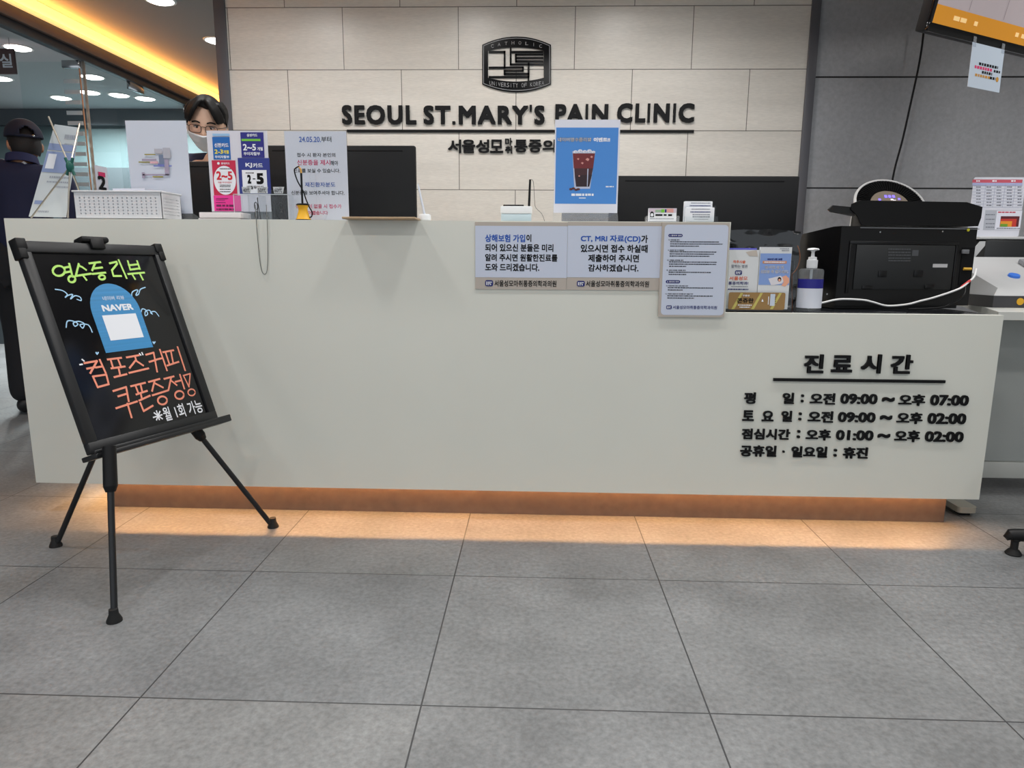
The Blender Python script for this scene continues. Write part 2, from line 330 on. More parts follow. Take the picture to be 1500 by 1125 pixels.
# hanging room sign and number notice beyond the glass
Fs = FY(3.7); a = L(Fs, (19, 72)); b = L(Fs, (19, 107))
t = thing('hanging_sign', 'brown room sign with white Korean lettering hanging at the left photo edge', 'sign', (a[0]-.18, 3.7, b[1]))
MB().bx(a[0]-.36, a[0], 3.7, 3.72, b[1]-.005, a[1]+.005, bev=.003).obj('board', mat('sign_brown', (96, 72, 72), .5), t)
MB().text('진료실', FY(3.699), (a[0]-.30, b[1]+.035, a[0]-.015, a[1]-.03), .001, 0, .02).obj('lettering', PALE, t)
for hx in (a[0]-.3, a[0]-.03): MB().cyl((hx, 3.71, a[1]), (hx, 3.71, CEIL), .003, n=6).obj('hanger', CHROME, t)
p0 = onX(139, 246, -2.17); p1 = onX(160, 282, -2.17)
t = thing('number_notice', 'white notice with a black number two, behind the perforated basket', 'sign', (-2.17, (p0.y+p1.y)/2, p1.z))
Fn = frame((-2.17, 0, 0), (0, 1, 0), (0, 0, 1)); bz = min(p1.z, p0.z)-.05; tz = max(p0.z, p1.z)+.02
MB().bx(-2.175, -2.171, p0.y, p1.y, bz, tz).obj('sheet', PAPER, t)
MB().rect(p0.y+.03, tz-.07, p1.y-.03, tz-.04, .002, 0, Fn).obj('header_band', PINKINK, t)
MB().text('2', Fn, BB(Fn, ID, 143.5, 258, 155, 278), .002, 0, .03).obj('number', INK, t)
# ================================================================ reception counter
lam = mat('counter_laminate', (220, 221, 212), .42, var=.015, vscale=3)
t = thing('reception_counter', 'long white reception counter with a raised shelf and lower right end', 'counter', (.7, 1.3, 0))
m = MB(); prof = [(XL, ZB), (XR, ZB), (XR, ZLOW), (XS, ZLOW), (XS, ZT), (XL, ZT)]
m.prism([(x, z) for x, z in prof], 0, .03, M=frame((0, YC+.03, 0), (1, 0, 0), (0, 0, 1)))
m.obj('front_panel', lam, t)
MB().bx(XL, XS, YC+.0305, 1.36, ZT-.03, ZT).obj('shelf_top', lam, t)
MB().bx(XL, XL+.03, YC+.031, 1.72, ZB, ZT-.031).obj('side_panel', lam, t)
MB().bx(XR-.03, XR, YC+.031, 1.72, ZB, ZLOW-.02).obj('side_panel', lam, t)
MB().bx(XS-.03, XS, YC+.031, 1.36, ZLOW, ZT-.031).obj('riser_panel', lam, t)
MB().bx(XS-.03, XR, YC+.0305, 1.72, ZLOW-.018, ZLOW-.002, bev=.002).obj('lower_worktop', mat('worktop_black', (26, 28, 32), .16), t)
MB().bx(XL+.03, XR-.03, YC+.031, 1.355, .16, .175).obj('bottom_board', lam, t)
MB().bx(-.754, 2.306, 1.106, 1.126, .0005, .16).bx(-.754, -.734, 1.126, 1.36, .0005, .16).obj('kick_plate', mat('kick_stone', (104, 90, 82), .5, var=.14, vscale=30), t)
MB().bx(-.74, 2.29, 1.082, 1.094, .131, .16).obj('led_strip', mat('led_warm', (255, 190, 110), .5, emit=3), t)
blk = mat('letter_black', (9, 9, 11), .45, spec=.25)
# opening hours, raised letters
FC = FY(YC); kh = K(1060, 490, 3.409)
t = thing('opening_hours_lettering', 'raised black Korean opening hours at the right end of the counter front', 'sign', (1.95, YC, .45))
for s, b in (('진', (400, 98, 497, 192)), ('료', (537, 103, 640, 188)), ('시', (685, 98, 783, 193)), ('간', (833, 100, 940, 195))): MB().T(FC, kh, s, *b, bold=.03, z=.0002, ext=.008).obj('title_lettering', blk, t)
b = BB(FC, kh, 246, 222, 1102, 236)
MB().bx(b[0], b[2], YC-.008, YC-.0002, b[1], b[3]).obj('underline_bar', blk, t)
rows = [[('평', 102, 288, 158, 345), ('일', 293, 290, 350, 345), (':', 385, 298, 398, 338), ('오전', 430, 292, 555, 348), ('09:00', 582, 295, 765, 346), ('~', 790, 312, 850, 335), ('오후', 873, 298, 1003, 355), ('07:00', 1030, 301, 1220, 354)],
        [('토', 93, 378, 150, 430), ('요', 190, 380, 248, 432), ('일', 287, 380, 340, 434), (':', 373, 388, 387, 428), ('오전', 420, 382, 545, 438), ('09:00', 570, 387, 755, 437), ('~', 780, 402, 838, 425), ('오후', 863, 388, 990, 445), ('02:00', 1017, 392, 1207, 446)],
        [('점심시간', 90, 470, 330, 523), (':', 365, 476, 380, 516), ('오후', 410, 473, 533, 527), ('01:00', 560, 477, 745, 527), ('~', 768, 494, 828, 515), ('오후', 852, 478, 977, 535), ('02:00', 1004, 483, 1194, 535)],
        [('공휴일', 82, 553, 262, 608), ('·', 292, 578, 303, 589), ('일요일', 337, 558, 515, 612), (':', 548, 570, 563, 608), ('휴진', 595, 562, 718, 618)]]
for r in rows:
    for s, *b in r: MB().T(FC, kh, s, *b, bold=.026, z=.0002, ext=.006).obj('lettering', blk, t)
# three notices on the counter front
def logo(m, fr, k, x0, y0, x1, y1, mb, mw, z=.0009):
    b = BB(fr, k, x0, y0, x1, y1); W, H = b[2]-b[0], b[3]-b[1]
    m.poly(rrect(*b, H*.3), z, mb, fr)
    for q in ((.14, .2, .24, .78), (.3, .62, .86, .74), (.3, .4, .72, .52), (.62, .2, .74, .52), (.3, .2, .5, .3)): m.rect(b[0]+W*q[0], b[1]+H*q[1], b[0]+W*q[2], b[1]+H*q[3], z+.0004, mw, fr)
ks = K(680, 310, 3.0); taupe = mat('board_taupe', (184, 175, 166), .6); bluewhite = mat('print_bluewhite', (202, 210, 228), .6)
def notice(x0, x1, yb, label, lines, footer, grp, lg):
    F = FY(YC-.004); b = BB(F, ks, x0, 46, x1, yb)
    t = thing('counter_notice', label, 'sign', ((b[0]+b[2])/2, YC-.002, b[1]), grp)
    MB().bx(b[0], b[2]-.001, YC-.004, YC-.0002, b[1], b[3]).obj('board', taupe, t)
    m = MB(); m.R(F, ks, x0+.5, 63, x1-.5, 290, 0, .0004)
    for s, c, *q in lines: m.T(F, ks, s, *q, c, .03)
    m.T(F, ks, '서울성모마취통증의학과의원', *footer, 1, .02); logo(m, F, ks, *lg, 3, 4)
    m.obj('print', [bluewhite, INK, BLUEINK, NAVYINK, PALE], t)
notice(48, 453, 342, 'left notice on the counter front, four lines starting with blue accident-insurance words', [('상해보험 가입', 2, 92, 100, 268, 134), ('이', 1, 273, 100, 295, 133), ('되어 있으신 분들은 미리', 1, 92, 142, 392, 176), ('알려 주시면 원활한진료를', 1, 92, 186, 410, 219), ('도와 드리겠습니다.', 1, 92, 228, 330, 262)], (133, 302, 405, 330), 'notices fixed along the counter front', (92, 301, 127, 328))
notice(453, 870, 345, 'middle notice on the counter front starting with blue words CT, MRI', [('CT, MRI 자료(CD)', 2, 512, 103, 775, 138), ('가', 1, 778, 103, 807, 138), ('있으시면 접수 하실때', 1, 512, 145, 806, 180), ('제출하여 주시면', 1, 545, 188, 768, 222), ('감사하겠습니다.', 1, 545, 232, 766, 264)], (535, 304, 812, 331), 'notices fixed along the counter front', (495, 304, 530, 329))
k3 = K(960, 325, 7.757); F = FY(YC-.010); b = BB(F, k3, 55, 8, 815, 1082)
t = thing('counter_notice', 'tall rounded notice of small print at the right end of the counter shelf', 'sign', ((b[0]+b[2])/2, YC-.004, b[1]), 'notices fixed along the counter front')
MB().bx(b[0], b[2], YC-.010, YC-.0045, b[1], b[3]).obj('board', taupe, t)
b = BB(F, k3, 84, 33, 803, 1060); m = MB(); m.poly(rrect(*b, .012), .0004, 0, F)
for x, y, s in ((147, 137, '1. 환자의 권리'), (118, 662, '2. 환자의 의무')):
    q = BB(F, k3, x, y, x+163, y+36); m.poly(rrect(*q, (q[3]-q[1])*.48), .0007, 1, F); m.T(F, k3, s, x+15, y+10, x+150, y+27, 2, .02, .0012)
for s, x0, y0, x1 in (('가. 진료받을 권리', 147, 197, 272), ('나. 알권리 및 자기결정권', 142, 314, 325), ('다. 비밀을 보호받을 권리', 135, 428, 318), ('라. 상담·조정을 신청할 권리', 127, 542, 343), ('가. 의료인에 대한 신뢰·존중 의무', 120, 720, 372), ('나. 부정한 방법으로 진료를 받지 않을 의무', 113, 811, 428)): m.T(F, k3, s, x0, y0, x1, y0+16, 3, .03, .0008)
for x0, y, x1 in ((168, 222, 720), (168, 246, 765), (168, 270, 495), (162, 336, 695), (162, 360, 668), (162, 384, 615), (155, 452, 698), (155, 476, 690), (155, 500, 350), (150, 568, 630), (150, 592, 350), (140, 745, 655), (140, 769, 310), (135, 837, 650), (135, 861, 440)): m.dash(F, k3, x0, y, x1, y+11, 3)
m.T(F, k3, '서울성모마취통증의학과의원', 197, 952, 700, 993, 1, .02); logo(m, F, k3, 123, 948, 187, 992, 1, 2)
m.obj('print', [bluewhite, NAVYINK, PALE, INK], t)
# ================================================================ wall lettering and emblem
FW = FY(YW); kw = K(470, 30, 2.586)
t = thing('clinic_name_sign', 'raised black clinic name lettering on the limestone wall with underline bar', 'sign', (.7, YW, 1.55))
def letters(s, x0, y0, x1, y1, par, bold=.02, ext=.012):
    b = BB(FW, kw, x0, y0, x1, y1); full = text_mesh(s, bold, 1.0)[2]; fw = full[2]-full[0]; sx = (b[2]-b[0])/fw; sy = (b[3]-b[1])/(full[3]-full[1])
    for i, ch in enumerate(s):
        if ch == ' ': continue
        pre = text_mesh(s[:i+1], bold, 1.0)[2]; own = text_mesh(ch, bold, 1.0)[2]
        xr = b[0]+(pre[2]-full[0])*sx; xl = xr-(own[2]-own[0])*sx
        MB().text(ch, FW, (xl, b[1]+(own[1]-full[1])*sy, xr, b[1]+(own[3]-full[1])*sy), .0002, 0, bold, ext).obj('letter', blk, par)
letters('SEOUL', 82, 322, 362, 395, t, .035); letters("ST.MARY'S", 390, 321, 848, 395, t, .035); letters('PAIN', 888, 318, 1088, 389, t, .035); letters('CLINIC', 1122, 315, 1413, 388, t, .035)
b = BB(FW, kw, 100, 415, 1412, 425); MB().bx(b[0], b[2], YW-.009, YW-.0002, b[1], b[3]).obj('underline_bar', blk, t)
for i, c in enumerate('서울성모'): q = 482+i*53; MB().text(c, FW, BB(FW, kw, q, 452, q+50, 502), .0002, 0, .025, .010).obj('letter', blk, t)
for c, y in (('마', 446), ('취', 476)): MB().text(c, FW, BB(FW, kw, 698, y, 725, y+28), .0002, 0, .025, .010).obj('letter', blk, t)
for i, c in enumerate('통증의학과의원'): q = 733+i*53.5; MB().text(c, FW, BB(FW, kw, q, 452, q+50, 500), .0002, 0, .025, .010).obj('letter', blk, t)
ke = K(680, 40, 10)
c0 = L(FW, ke(768, 545)); t = thing('wall_emblem', 'black university emblem plaque on the limestone wall above the clinic name', 'emblem', (c0[0], YW, c0[1]))
def E2(x, y): return L(FW, ke(x, y))
def arc(xl, xr, ys, yt, n=14): return [(xl+(xr-xl)*k/n, ys+(yt-ys)*(1-(2*k/n-1)**2)) for k in range(n+1)]
out = arc(265, 1270, 262, 142)+arc(1270, 265, 840, 955)
inn = arc(350, 1165, 345, 298)+arc(1165, 350, 745, 800)
def ringmesh(m, A, B, z0, z1):                                    # plate with a window: outer loop A, inner loop B of equal count
    A = [E2(*p) for p in A]; B = [E2(*p) for p in B]; n = len(A); vs = [(x, y, z) for z in (z0, z1) for P in (A, B) for x, y in P]; fs = []
    for i in range(n):
        j = (i+1) % n; fs += [[2*n+i, 2*n+j, 3*n+j, 3*n+i], [i, j, 2*n+j, 2*n+i], [n+i, n+j, 3*n+j, 3*n+i], [i, j, n+j, n+i]]
    m.add(vs, fs, 0, FW)
m = MB(); ringmesh(m, out, inn, .0002, .008)
for q in ((360, 350, 605, 383), (580, 350, 605, 605), (668, 300, 692, 560), (668, 535, 1160, 562), (690, 350, 1160, 383), (745, 392, 770, 520), (745, 392, 1160, 418), (745, 440, 1160, 468), (745, 488, 1160, 520), (360, 580, 605, 610), (600, 580, 870, 605), (850, 580, 872, 655), (580, 630, 872, 655), (580, 630, 605, 705), (580, 672, 955, 705), (930, 520, 955, 790), (360, 718, 955, 748)):
    b = BB(FW, ke, *q); m.bx(b[0], b[2], YW-.0075, YW-.0003, b[1], b[3])
m.obj('plaque', mat('emblem_black', (9, 9, 12), .2, spec=.4), t)
m = MB(); A = [E2(*p) for p in arc(285, 1250, 278, 165)+arc(1250, 285, 828, 930)]; m.stroke(A, .003, FW, .0086, 0, True)
for s, xs, yb in (('CATHOLIC', 405, 0), ('UNIVERSITY OF KOREA', 370, 1)):
    n = len(s)
    for i, ch in enumerate(s):
        if ch == ' ': continue
        if not yb: x = 412+i*101; y = 320-62*(1-((x-765)/400)**2)
        else: x = 388+i*42.5; y = 845+40*(1-((x-768)/420)**2)
        h = 48 if not yb else 60; wd = 18 if ch in 'I' else 40 if not yb else 34
        wd = 6 if ch == 'I' else wd
        m.T(FW, ke, ch, x-wd/2, y-h, x+wd/2, y, 0, 0, .0086)
m.obj('engraving', mat('engrave_grey', (150, 150, 152), .4), t)
# ================================================================ chalkboard easel
TL, TR, BRc, BLc = V((-.541, .499, .961)), V((-.398, .937, .955)), V((-.204, .887, .395)), V((-.347, .449, .401))
ex = (TR-TL+BRc-BLc).normalized(); ey = (TL-BLc+TR-BRc).normalized(); cen = (TL+TR+BRc+BLc)/4
FB = frame(cen, ex, ey); nb = FB.col[2].to_3d(); ey = FB.col[1].to_3d(); W2, H2 = .230, .297
t = thing('easel_board', 'black chalkboard easel with handwritten Korean lettering on the left', 'easel', (-.34, .66, 0))
fr_m = mat('easel_frame', (26, 27, 30), .4)
MB().bx(-W2+.012, W2-.012, -H2+.012, H2-.012, -.012, -.004, M=FB).obj('writing_surface', mat('chalk_black', (17, 17, 20), .1, spec=.55), t)
m = MB()
for q in ((-W2, W2, H2-.032, H2), (-W2, W2, -H2, -H2+.032), (-W2, -W2+.03, -H2+.03, H2-.03), (W2-.03, W2, -H2+.03, H2-.03)): m.bx(*q, -.018, .004, bev=.003, M=FB)
m.obj('frame', fr_m, t)
for sx in (-1, 1):
    MB().bx(sx*W2-.022 if sx > 0 else -W2-.006, W2+.006 if sx > 0 else -W2+.022, H2-.024, H2+.006, -.022, .008, bev=.003, M=FB).bx(W2-.016 if sx > 0 else -W2-.006, W2+.006 if sx > 0 else -W2+.016, H2-.05, H2-.02, -.022, .008, bev=.003, M=FB).obj('corner_cap', BLACK, t)
MB().bx(-.045, .045, H2+.001, H2+.02, -.03, .012, bev=.008, M=FB).bx(-.022, .022, H2-.02, H2+.012, .003, .014, bev=.004, M=FB).obj('top_clip', BLACK, t)
MB().bx(-W2-.016, W2+.016, -H2-.016, -H2-.002, -.02, .04, bev=.003, M=FB).bx(-W2-.016, W2+.016, -H2-.004, -H2+.006, .034, .04, bev=.002, M=FB).obj('ledge', fr_m, t)
hubp = cen-nb*.07+ey*.06
leg_m = mat('leg_black', (24, 25, 28), .35)
for top, foot in ((V((-.287, .42, .40)), V((-.241, .302, 0))), (V((-.275, .80, .42)), V((-.071, .941, 0))), (cen-nb*.05-ey*.10, V((-.707, .748, 0)))):
    d = (foot-top).normalized(); up = top-d*.012
    if (foot-V((-.707, .748, 0))).length < .01: up = top-d*.02
    g = MB().cyl(up, top+d*.02, .010, n=14).cyl(foot-d*.02, top, .0085, n=14).obj('leg', leg_m, t)
    MB().cyl(top-d*.03, top+d*.075, .0165, .0175, n=18).cyl(top+d*.075, top+d*.09, .0175, .012, n=18).obj('lock_sleeve', BLACK, g)
    MB().lathe([(.011, .034), (.012, .02), (.019, .004), (.019, 0)], foot, 16).obj('rubber_foot', mat('rubber', (16, 16, 17), .7), g)
MB().ell(cen-nb*.045+ey*.02, (.03, .03, .04)).cyl(cen-nb*.012+ey*.02, cen-nb*.045+ey*.02, .02).obj('hub', BLACK, t)
c1 = K(0, 330, 3.409); c2 = K(110, 490, 7.143); c3 = K(90, 340, 5.626)
FS = frame(FB.col[3].to_3d()-nb*.0038, ex, ey)
def st(m, k, S_, wd, mi, closed=False):
    for s in S_: m.stroke([L(FS, k(*p)) for p in s], wd, FS, .0006, mi, closed)
def el(cx, cy, rx, ry, n=18): return [(cx+rx*math.cos(2*PI*i/n), cy+ry*math.sin(2*PI*i/n)) for i in range(n+1)]
MK = [mat('marker_green', (190, 238, 120), .6), mat('marker_blue', (170, 214, 246), .6), mat('marker_orange', (242, 148, 122), .6), mat('marker_white', (238, 240, 246), .6)]
m = MB(); GW = .0060
st(m, c1, [el(293, 228, 30, 25), [(345, 192), (362, 258)], [(322, 212), (347, 207)], [(325, 236), (352, 231)], el(358, 269, 17, 16)], GW, 0)
st(m, c3, [[(142, 262), (120, 350)], [(140, 275), (172, 290), (202, 312)], [(115, 362), (242, 343)], [(178, 360), (205, 395)],
           [(228, 258), (320, 247)], [(276, 255), (252, 316)], [(268, 300), (335, 292)], [(255, 345), (362, 334)], el(333, 373, 25, 18),
           [(396, 258), (452, 245), (458, 262), (415, 315), (428, 362), (492, 362)], [(470, 230), (536, 380)],
           [(545, 238), (566, 310), (642, 300)], [(622, 238), (645, 305)], [(552, 274), (628, 266)], [(548, 346), (682, 334)], [(580, 345), (606, 388)], [(642, 338), (670, 392)]], GW, 0)
m.obj('green_heading', MK, t, smooth=False)
LBW = .0032
for cu in ([(275, 320), (310, 326), (335, 345), (325, 360), (340, 350), (362, 346), (352, 368), (374, 352), (400, 360), (404, 376), (384, 370)],
           [(330, 510), (335, 480), (360, 478), (388, 492), (374, 505), (366, 488), (392, 480), (420, 492), (412, 514), (400, 496), (440, 498), (460, 534)]):
    MB().stroke([tuple(q[:2]) for q in catmull([(*L(FS, c1(*p)), 0) for p in cu], 4)], LBW, FS, .0006, 1).obj('curl_doodle', MK, t, smooth=False)
for cu in ([(580, 540), (580, 500), (606, 480), (628, 480), (612, 520), (634, 512), (650, 472), (690, 456)],
           [(655, 660), (664, 634), (690, 640), (710, 672), (690, 690), (690, 656), (722, 644), (748, 676), (732, 662), (770, 656), (802, 694)]):
    MB().stroke([tuple(q[:2]) for q in catmull([(*L(FS, c3(*p)), 0) for p in cu], 4)], LBW, FS, .0006, 1).obj('curl_doodle', MK, t, smooth=False)
for k, x, y, r in ((c3, 293, 1000, 14), (c3, 762, 912, 13)):
    MB().poly([L(FS, k(x+r*a, y+r*b_)) for a, b_ in ((0, 1), (-1, -.2), (-.9, -.9), (-.4, -.9), (0, -.3), (.4, -.9), (.9, -.9), (1, -.2))], .0006, 1, FS).obj('heart_doodle', MK, t, smooth=False)
m = MB(); OW = .0058
st(m, c2, [[(95, 300), (228, 277), (158, 405)], [(122, 358), (208, 342)], [(215, 346), (275, 336)], [(256, 265), (318, 402)], [(185, 440), (325, 420), (350, 520), (235, 552), (185, 440)],
           [(338, 262), (482, 244)], [(370, 265), (396, 350)], [(446, 255), (482, 345)], [(376, 355), (520, 335)], [(455, 360), (470, 425)], [(408, 447), (538, 415)],
           [(538, 240), (668, 217)], [(624, 228), (636, 265), (570, 350)], [(632, 272), (712, 325)], [(565, 402), (766, 355)],
           [(740, 212), (820, 190), (857, 390)], [(775, 287), (845, 266)], [(850, 262), (918, 246)], [(885, 158), (960, 376)],
           [(918, 186), (1028, 165)], [(945, 190), (986, 312)], [(1002, 180), (1025, 300)], [(962, 326), (1082, 286)], [(1070, 130), (1150, 376)],
           [(398, 592), (532, 550), (560, 700)], [(448, 648), (540, 620)], [(428, 772), (648, 700)], [(546, 722), (590, 868)],
           [(582, 542), (732, 505)], [(630, 535), (660, 612)], [(682, 520), (702, 602)], [(638, 628), (752, 590)], [(686, 622), (696, 665)], [(668, 692), (782, 640)], [(680, 715), (716, 802), (812, 745)],
           [(768, 497), (884, 465)], [(830, 485), (804, 592)], [(836, 512), (918, 555)], [(808, 637), (968, 586)], el(912, 690, 48, 42),
           [(930, 465), (1032, 438)], [(1002, 455), (975, 582)], [(1002, 482), (1062, 530)], [(1048, 496), (1108, 480)], [(1095, 420), (1142, 568)], el(1090, 633, 46, 42)], OW, 2)
st(m, c2, [[(1132, 430), (1202, 410), (1190, 548), (1132, 430)], el(1217, 606, 37, 34)], .0045, 2)
m.obj('orange_lettering', MK, t, smooth=False); m = MB()
st(m, c2, [[(672, 200), (686, 216)], [(697, 190), (708, 212)], [(72, 262), (92, 278)], [(48, 316), (75, 312)]], .0042, 3); m.obj('quote_marks', MK, t, smooth=False); m = MB()
st(m, c2, [[(825, 820), (912, 882)], [(818, 868), (908, 840)], [(850, 800), (880, 892)], [(886, 805), (850, 895)]], .0042, 3); m.obj('asterisk', MK, t, smooth=False); m = MB()
a0 = L(FS, c2(925, 842)); a1 = L(FS, c2(1325, 742)); q0 = L(FS, c2(1115, 742)); q1 = L(FS, c2(1135, 850)); ym = (a0[1]+a1[1])/2
m.text('월 1회 가능', FS, (a0[0], ym-.0215, a1[0], ym+.0215), .0008, 3, .015)
m.obj('white_note', MK, t, smooth=False)
x0 = L(FS, c3(290, 780))[0]; x1 = L(FS, c3(683, 740))[0]; yb = L(FS, c3(555, 973))[1]; yt = L(FS, c3(395, 424))[1]; xc = (x0+x1)/2; hw = (x1-x0)/2; yk = yt-hw*1.05
stk = MB().prism([(x0, yb), (x1, yb)]+[(xc+hw*math.cos(a), yk+hw*1.05*math.sin(a)) for a in [PI*k/18 for k in range(19)]], .0003, .0009, 0, FS).obj('sticker', mat('sticker_blue', (60, 140, 196), .35, var=.12, vscale=5, stretch=(.2, .2, 30)), t)
m = MB(); wd = x1-x0
m.text('NAVER', FS, (x0+wd*.22, yk+hw*.02, x1-wd*.14, yk+hw*.26), .0013, 0, .04).text('네이버 리뷰', FS, (x0+wd*.3, yk+hw*.42, x1-wd*.26, yk+hw*.58), .0013, 0, .0)
m.rect(x0+wd*.17, yb+.034, x1-wd*.13, yk-hw*.12, .0012, 0, FS).obj('sticker_print', PALE, stk)
# ================================================================ things along the counter shelf
def sheet_sign(name, label, cat, q, Y, pm, tilt=0, grp=None, th=.003):
    F = FY(Y); b = BB(F, ID, *q); b = (b[0], max(b[1], ZT+.0005), b[2], b[3])
    t = thing(name, label, cat, ((b[0]+b[2])/2, Y, ZT), grp); return F, b, t
# mini banner stand, seen from behind
A = [V(p) for p in ((-.867, 1.173, 1.367), (-.794, 1.216, 1.368), (-.458, .601, 1.023), (-.531, .558, 1.022))]
ux = (A[1]-A[0]); uy = (A[0]-A[3])
Bo = V((-.845, 1.085, ZT+.012)); uxn = V((.115, .045, 0)); 
P4 = [onY(80, 182, 1.13), onY(116, 187, 1.17), onY(97, 319, 1.15), onY(42, 318, 1.11)]
for p in P4[2:]: p.z = max(p.z, ZT+.01)
t = thing('banner_stand', 'small white tabletop banner on crossed metal rods with a green hub, left counter end', 'banner', (-.80, 1.13, ZT))
nn = ((P4[1]-P4[0]).cross(P4[3]-P4[0])).normalized(); nn = -nn if nn.y > 0 else nn
m = MB(); th = nn*-.0012
def bil(u, v, lift=.0015): return (P4[3]*(1-u)+P4[2]*u)*(1-v)+(P4[0]*(1-u)+P4[1]*u)*v+nn*lift
m.add([bil(i/8, j/14, 0) for j in range(15) for i in range(9)], [[j*9+i, j*9+i+1, j*9+i+10, j*9+i+9] for j in range(14) for i in range(8)])
m.obj('banner_sheet', mat('banner_white', (205, 212, 216), .6), t)
def bil(u, v, lift=.0015): return (P4[3]*(1-u)+P4[2]*u)*(1-v)+(P4[0]*(1-u)+P4[1]*u)*v+nn*lift
m = MB()
def bq(u0, v0, u1, v1, mi):
    g = lambda a, b_, k: a+(b_-a)*k/4
    m.add([bil(g(u0, u1, i), g(v0, v1, j), .002 if mi == 1 else .0015) for j in range(5) for i in range(5)], [[j*5+i, j*5+i+1, j*5+i+6, j*5+i+5] for j in range(4) for i in range(4)], mi)
BP = [mat('banner_blue', (140, 156, 196), .6), PALE, mat('banner_grey', (158, 164, 176), .6)]
bq(0, .73, .98, .80, 0); m.obj('blue_band', BP, t); m = MB(); bq(.0, .49, .98, .715, 0); m.obj('blue_panel', BP, t); m = MB(); bq(.08, .53, .36, .69, 1); m.obj('white_box', BP, t); m = MB(); bq(.05, .14, .3, .18, 0); m.obj('blue_tab', BP, t); m = MB()
rn = random.Random(4)
for v0, u0, u1, h in ((.86, .5, .92, .05), (.80, .55, .85, .015), (.43, .3, .95, .022), (.38, .25, .95, .018), (.33, .55, .95, .016), (.05, .2, .5, .02)):
    u = u0; m = MB()
    while u < u1: d = rn.uniform(.02, .05); bq(u, v0, min(u+d, u1), v0+h, 2); u += d+.018
    m.obj('text_row', BP, t)
rod = mat('rod_steel', (190, 182, 168), .3, .7)
hb = onY(102.5, 244, 1.06)
for P in ([onY(71, 171, 1.125), hb], [onY(117, 181, 1.155), hb], [onY(45.6, 320, 1.05), hb], [onY(99.5, 320, 1.045), hb], [onY(121, 292, 1.19), hb]):
    P[0].z = max(P[0].z, ZT+.003); MB().cyl(P[0], P[1], .0028, n=8).obj('rod', rod, t)
m = MB().ell(hb, (.012, .012, .02), 14, 10)
for dx, dz in ((-1, 1), (1, 1), (-1, -1), (1, -1)): m.cyl(hb+V((dx*.006, 0, dz*.01)), hb+V((dx*.013, 0, dz*.028)), .005, n=10)
m.obj('hub', mat('hub_green', (16, 92, 82), .35), t)
# perforated basket with papers
F = FY(1.05); b = BB(F, ID, 109, 279, 237, 321)
t = thing('paper_basket', 'white perforated plastic basket on the left end of the counter shelf', 'basket', ((b[0]+b[2])/2, 1.11, ZT))
xa, xb, ya, yb_, zt_ = b[0], b[2], 1.05, 1.178, b[3]
bk = mat('basket_white', (222, 224, 228), .45); m = MB()
nx, nz = 17, 6
def perf(o, eu, ev, W, H):                                        # wall with rows of round-ish holes
    u0, v0 = .012, .012; du, dv = (W-2*u0)/nx, (H-2*v0-.004)/nz
    Fp = frame(o, eu, ev); 
    for s in ((0, 0, W, v0), (0, v0+dv*nz, W, H), (0, v0, u0, v0+dv*nz), (u0+du*nx, v0, W, v0+dv*nz)): m.bx(s[0], s[2], s[1], s[3], -.0018, 0, M=Fp)
    for i in range(nx):
        for j in range(nz):
            cx, cy = u0+du*(i+.5), v0+dv*(j+.5); sq = [(cx-du/2, cy-dv/2), (cx, cy-dv/2), (cx+du/2, cy-dv/2), (cx+du/2, cy), (cx+du/2, cy+dv/2), (cx, cy+dv/2), (cx-du/2, cy+dv/2), (cx-du/2, cy)]
            r = min(du, dv)*.25; ho = [(cx+r*math.cos(-3*PI/4+k*PI/4), cy+r*math.sin(-3*PI/4+k*PI/4)) for k in range(8)]
            m.add([(x, y, 0) for x, y in sq+ho], [[k, (k+1) % 8, 8+(k+1) % 8, 8+k] for k in range(8)], 0, Fp)
perf((xa, ya, ZT+.001), (1, 0, 0), (0, 0, 1), xb-xa, zt_-ZT-.004); perf((xb, ya, ZT+.001), (0, 1, 0), (0, 0, 1), yb_-ya, zt_-ZT-.004)
perf((xb, yb_, ZT+.001), (-1, 0, 0), (0, 0, 1), xb-xa, zt_-ZT-.004); perf((xa, yb_, ZT+.001), (0, -1, 0), (0, 0, 1), yb_-ya, zt_-ZT-.004)
m.bx(xa, xb, ya, yb_, ZT+.0005, ZT+.003)
m.obj('body', bk, t)
m = MB()
for q in ((xa-.004, xb+.004, ya-.004, ya+.003), (xa-.004, xb+.004, yb_-.003, yb_+.004), (xa-.004, xa+.003, ya, yb_), (xb-.003, xb+.004, ya, yb_)): m.bx(*q, zt_-.006, zt_, bev=.002)
m.obj('rim', bk, t)
m = MB().bx(xa+.01, xb-.01, ya+.003, yb_-.012, ZT+.004, zt_-.012)
tag(m.obj('paper_pad', mat('pad_white', (198, 202, 210), .7)), 'stack of white papers lying inside the perforated basket', 'paper')
for i, (xx, zz, mm) in enumerate(((.06, .03, GREENINK), (.075, .016, REDINK), (.09, .03, REDINK), (.012, .05, INK))): pass
F = FY(1.16); b = BB(F, ID, 166, 276, 213, 300)
tag(MB().bx(b[0], b[2], 1.16, 1.162, ZT+.06, b[3], M=None).obj('slip_card', PAPER), 'white slip of paper standing up out of the basket', 'paper')
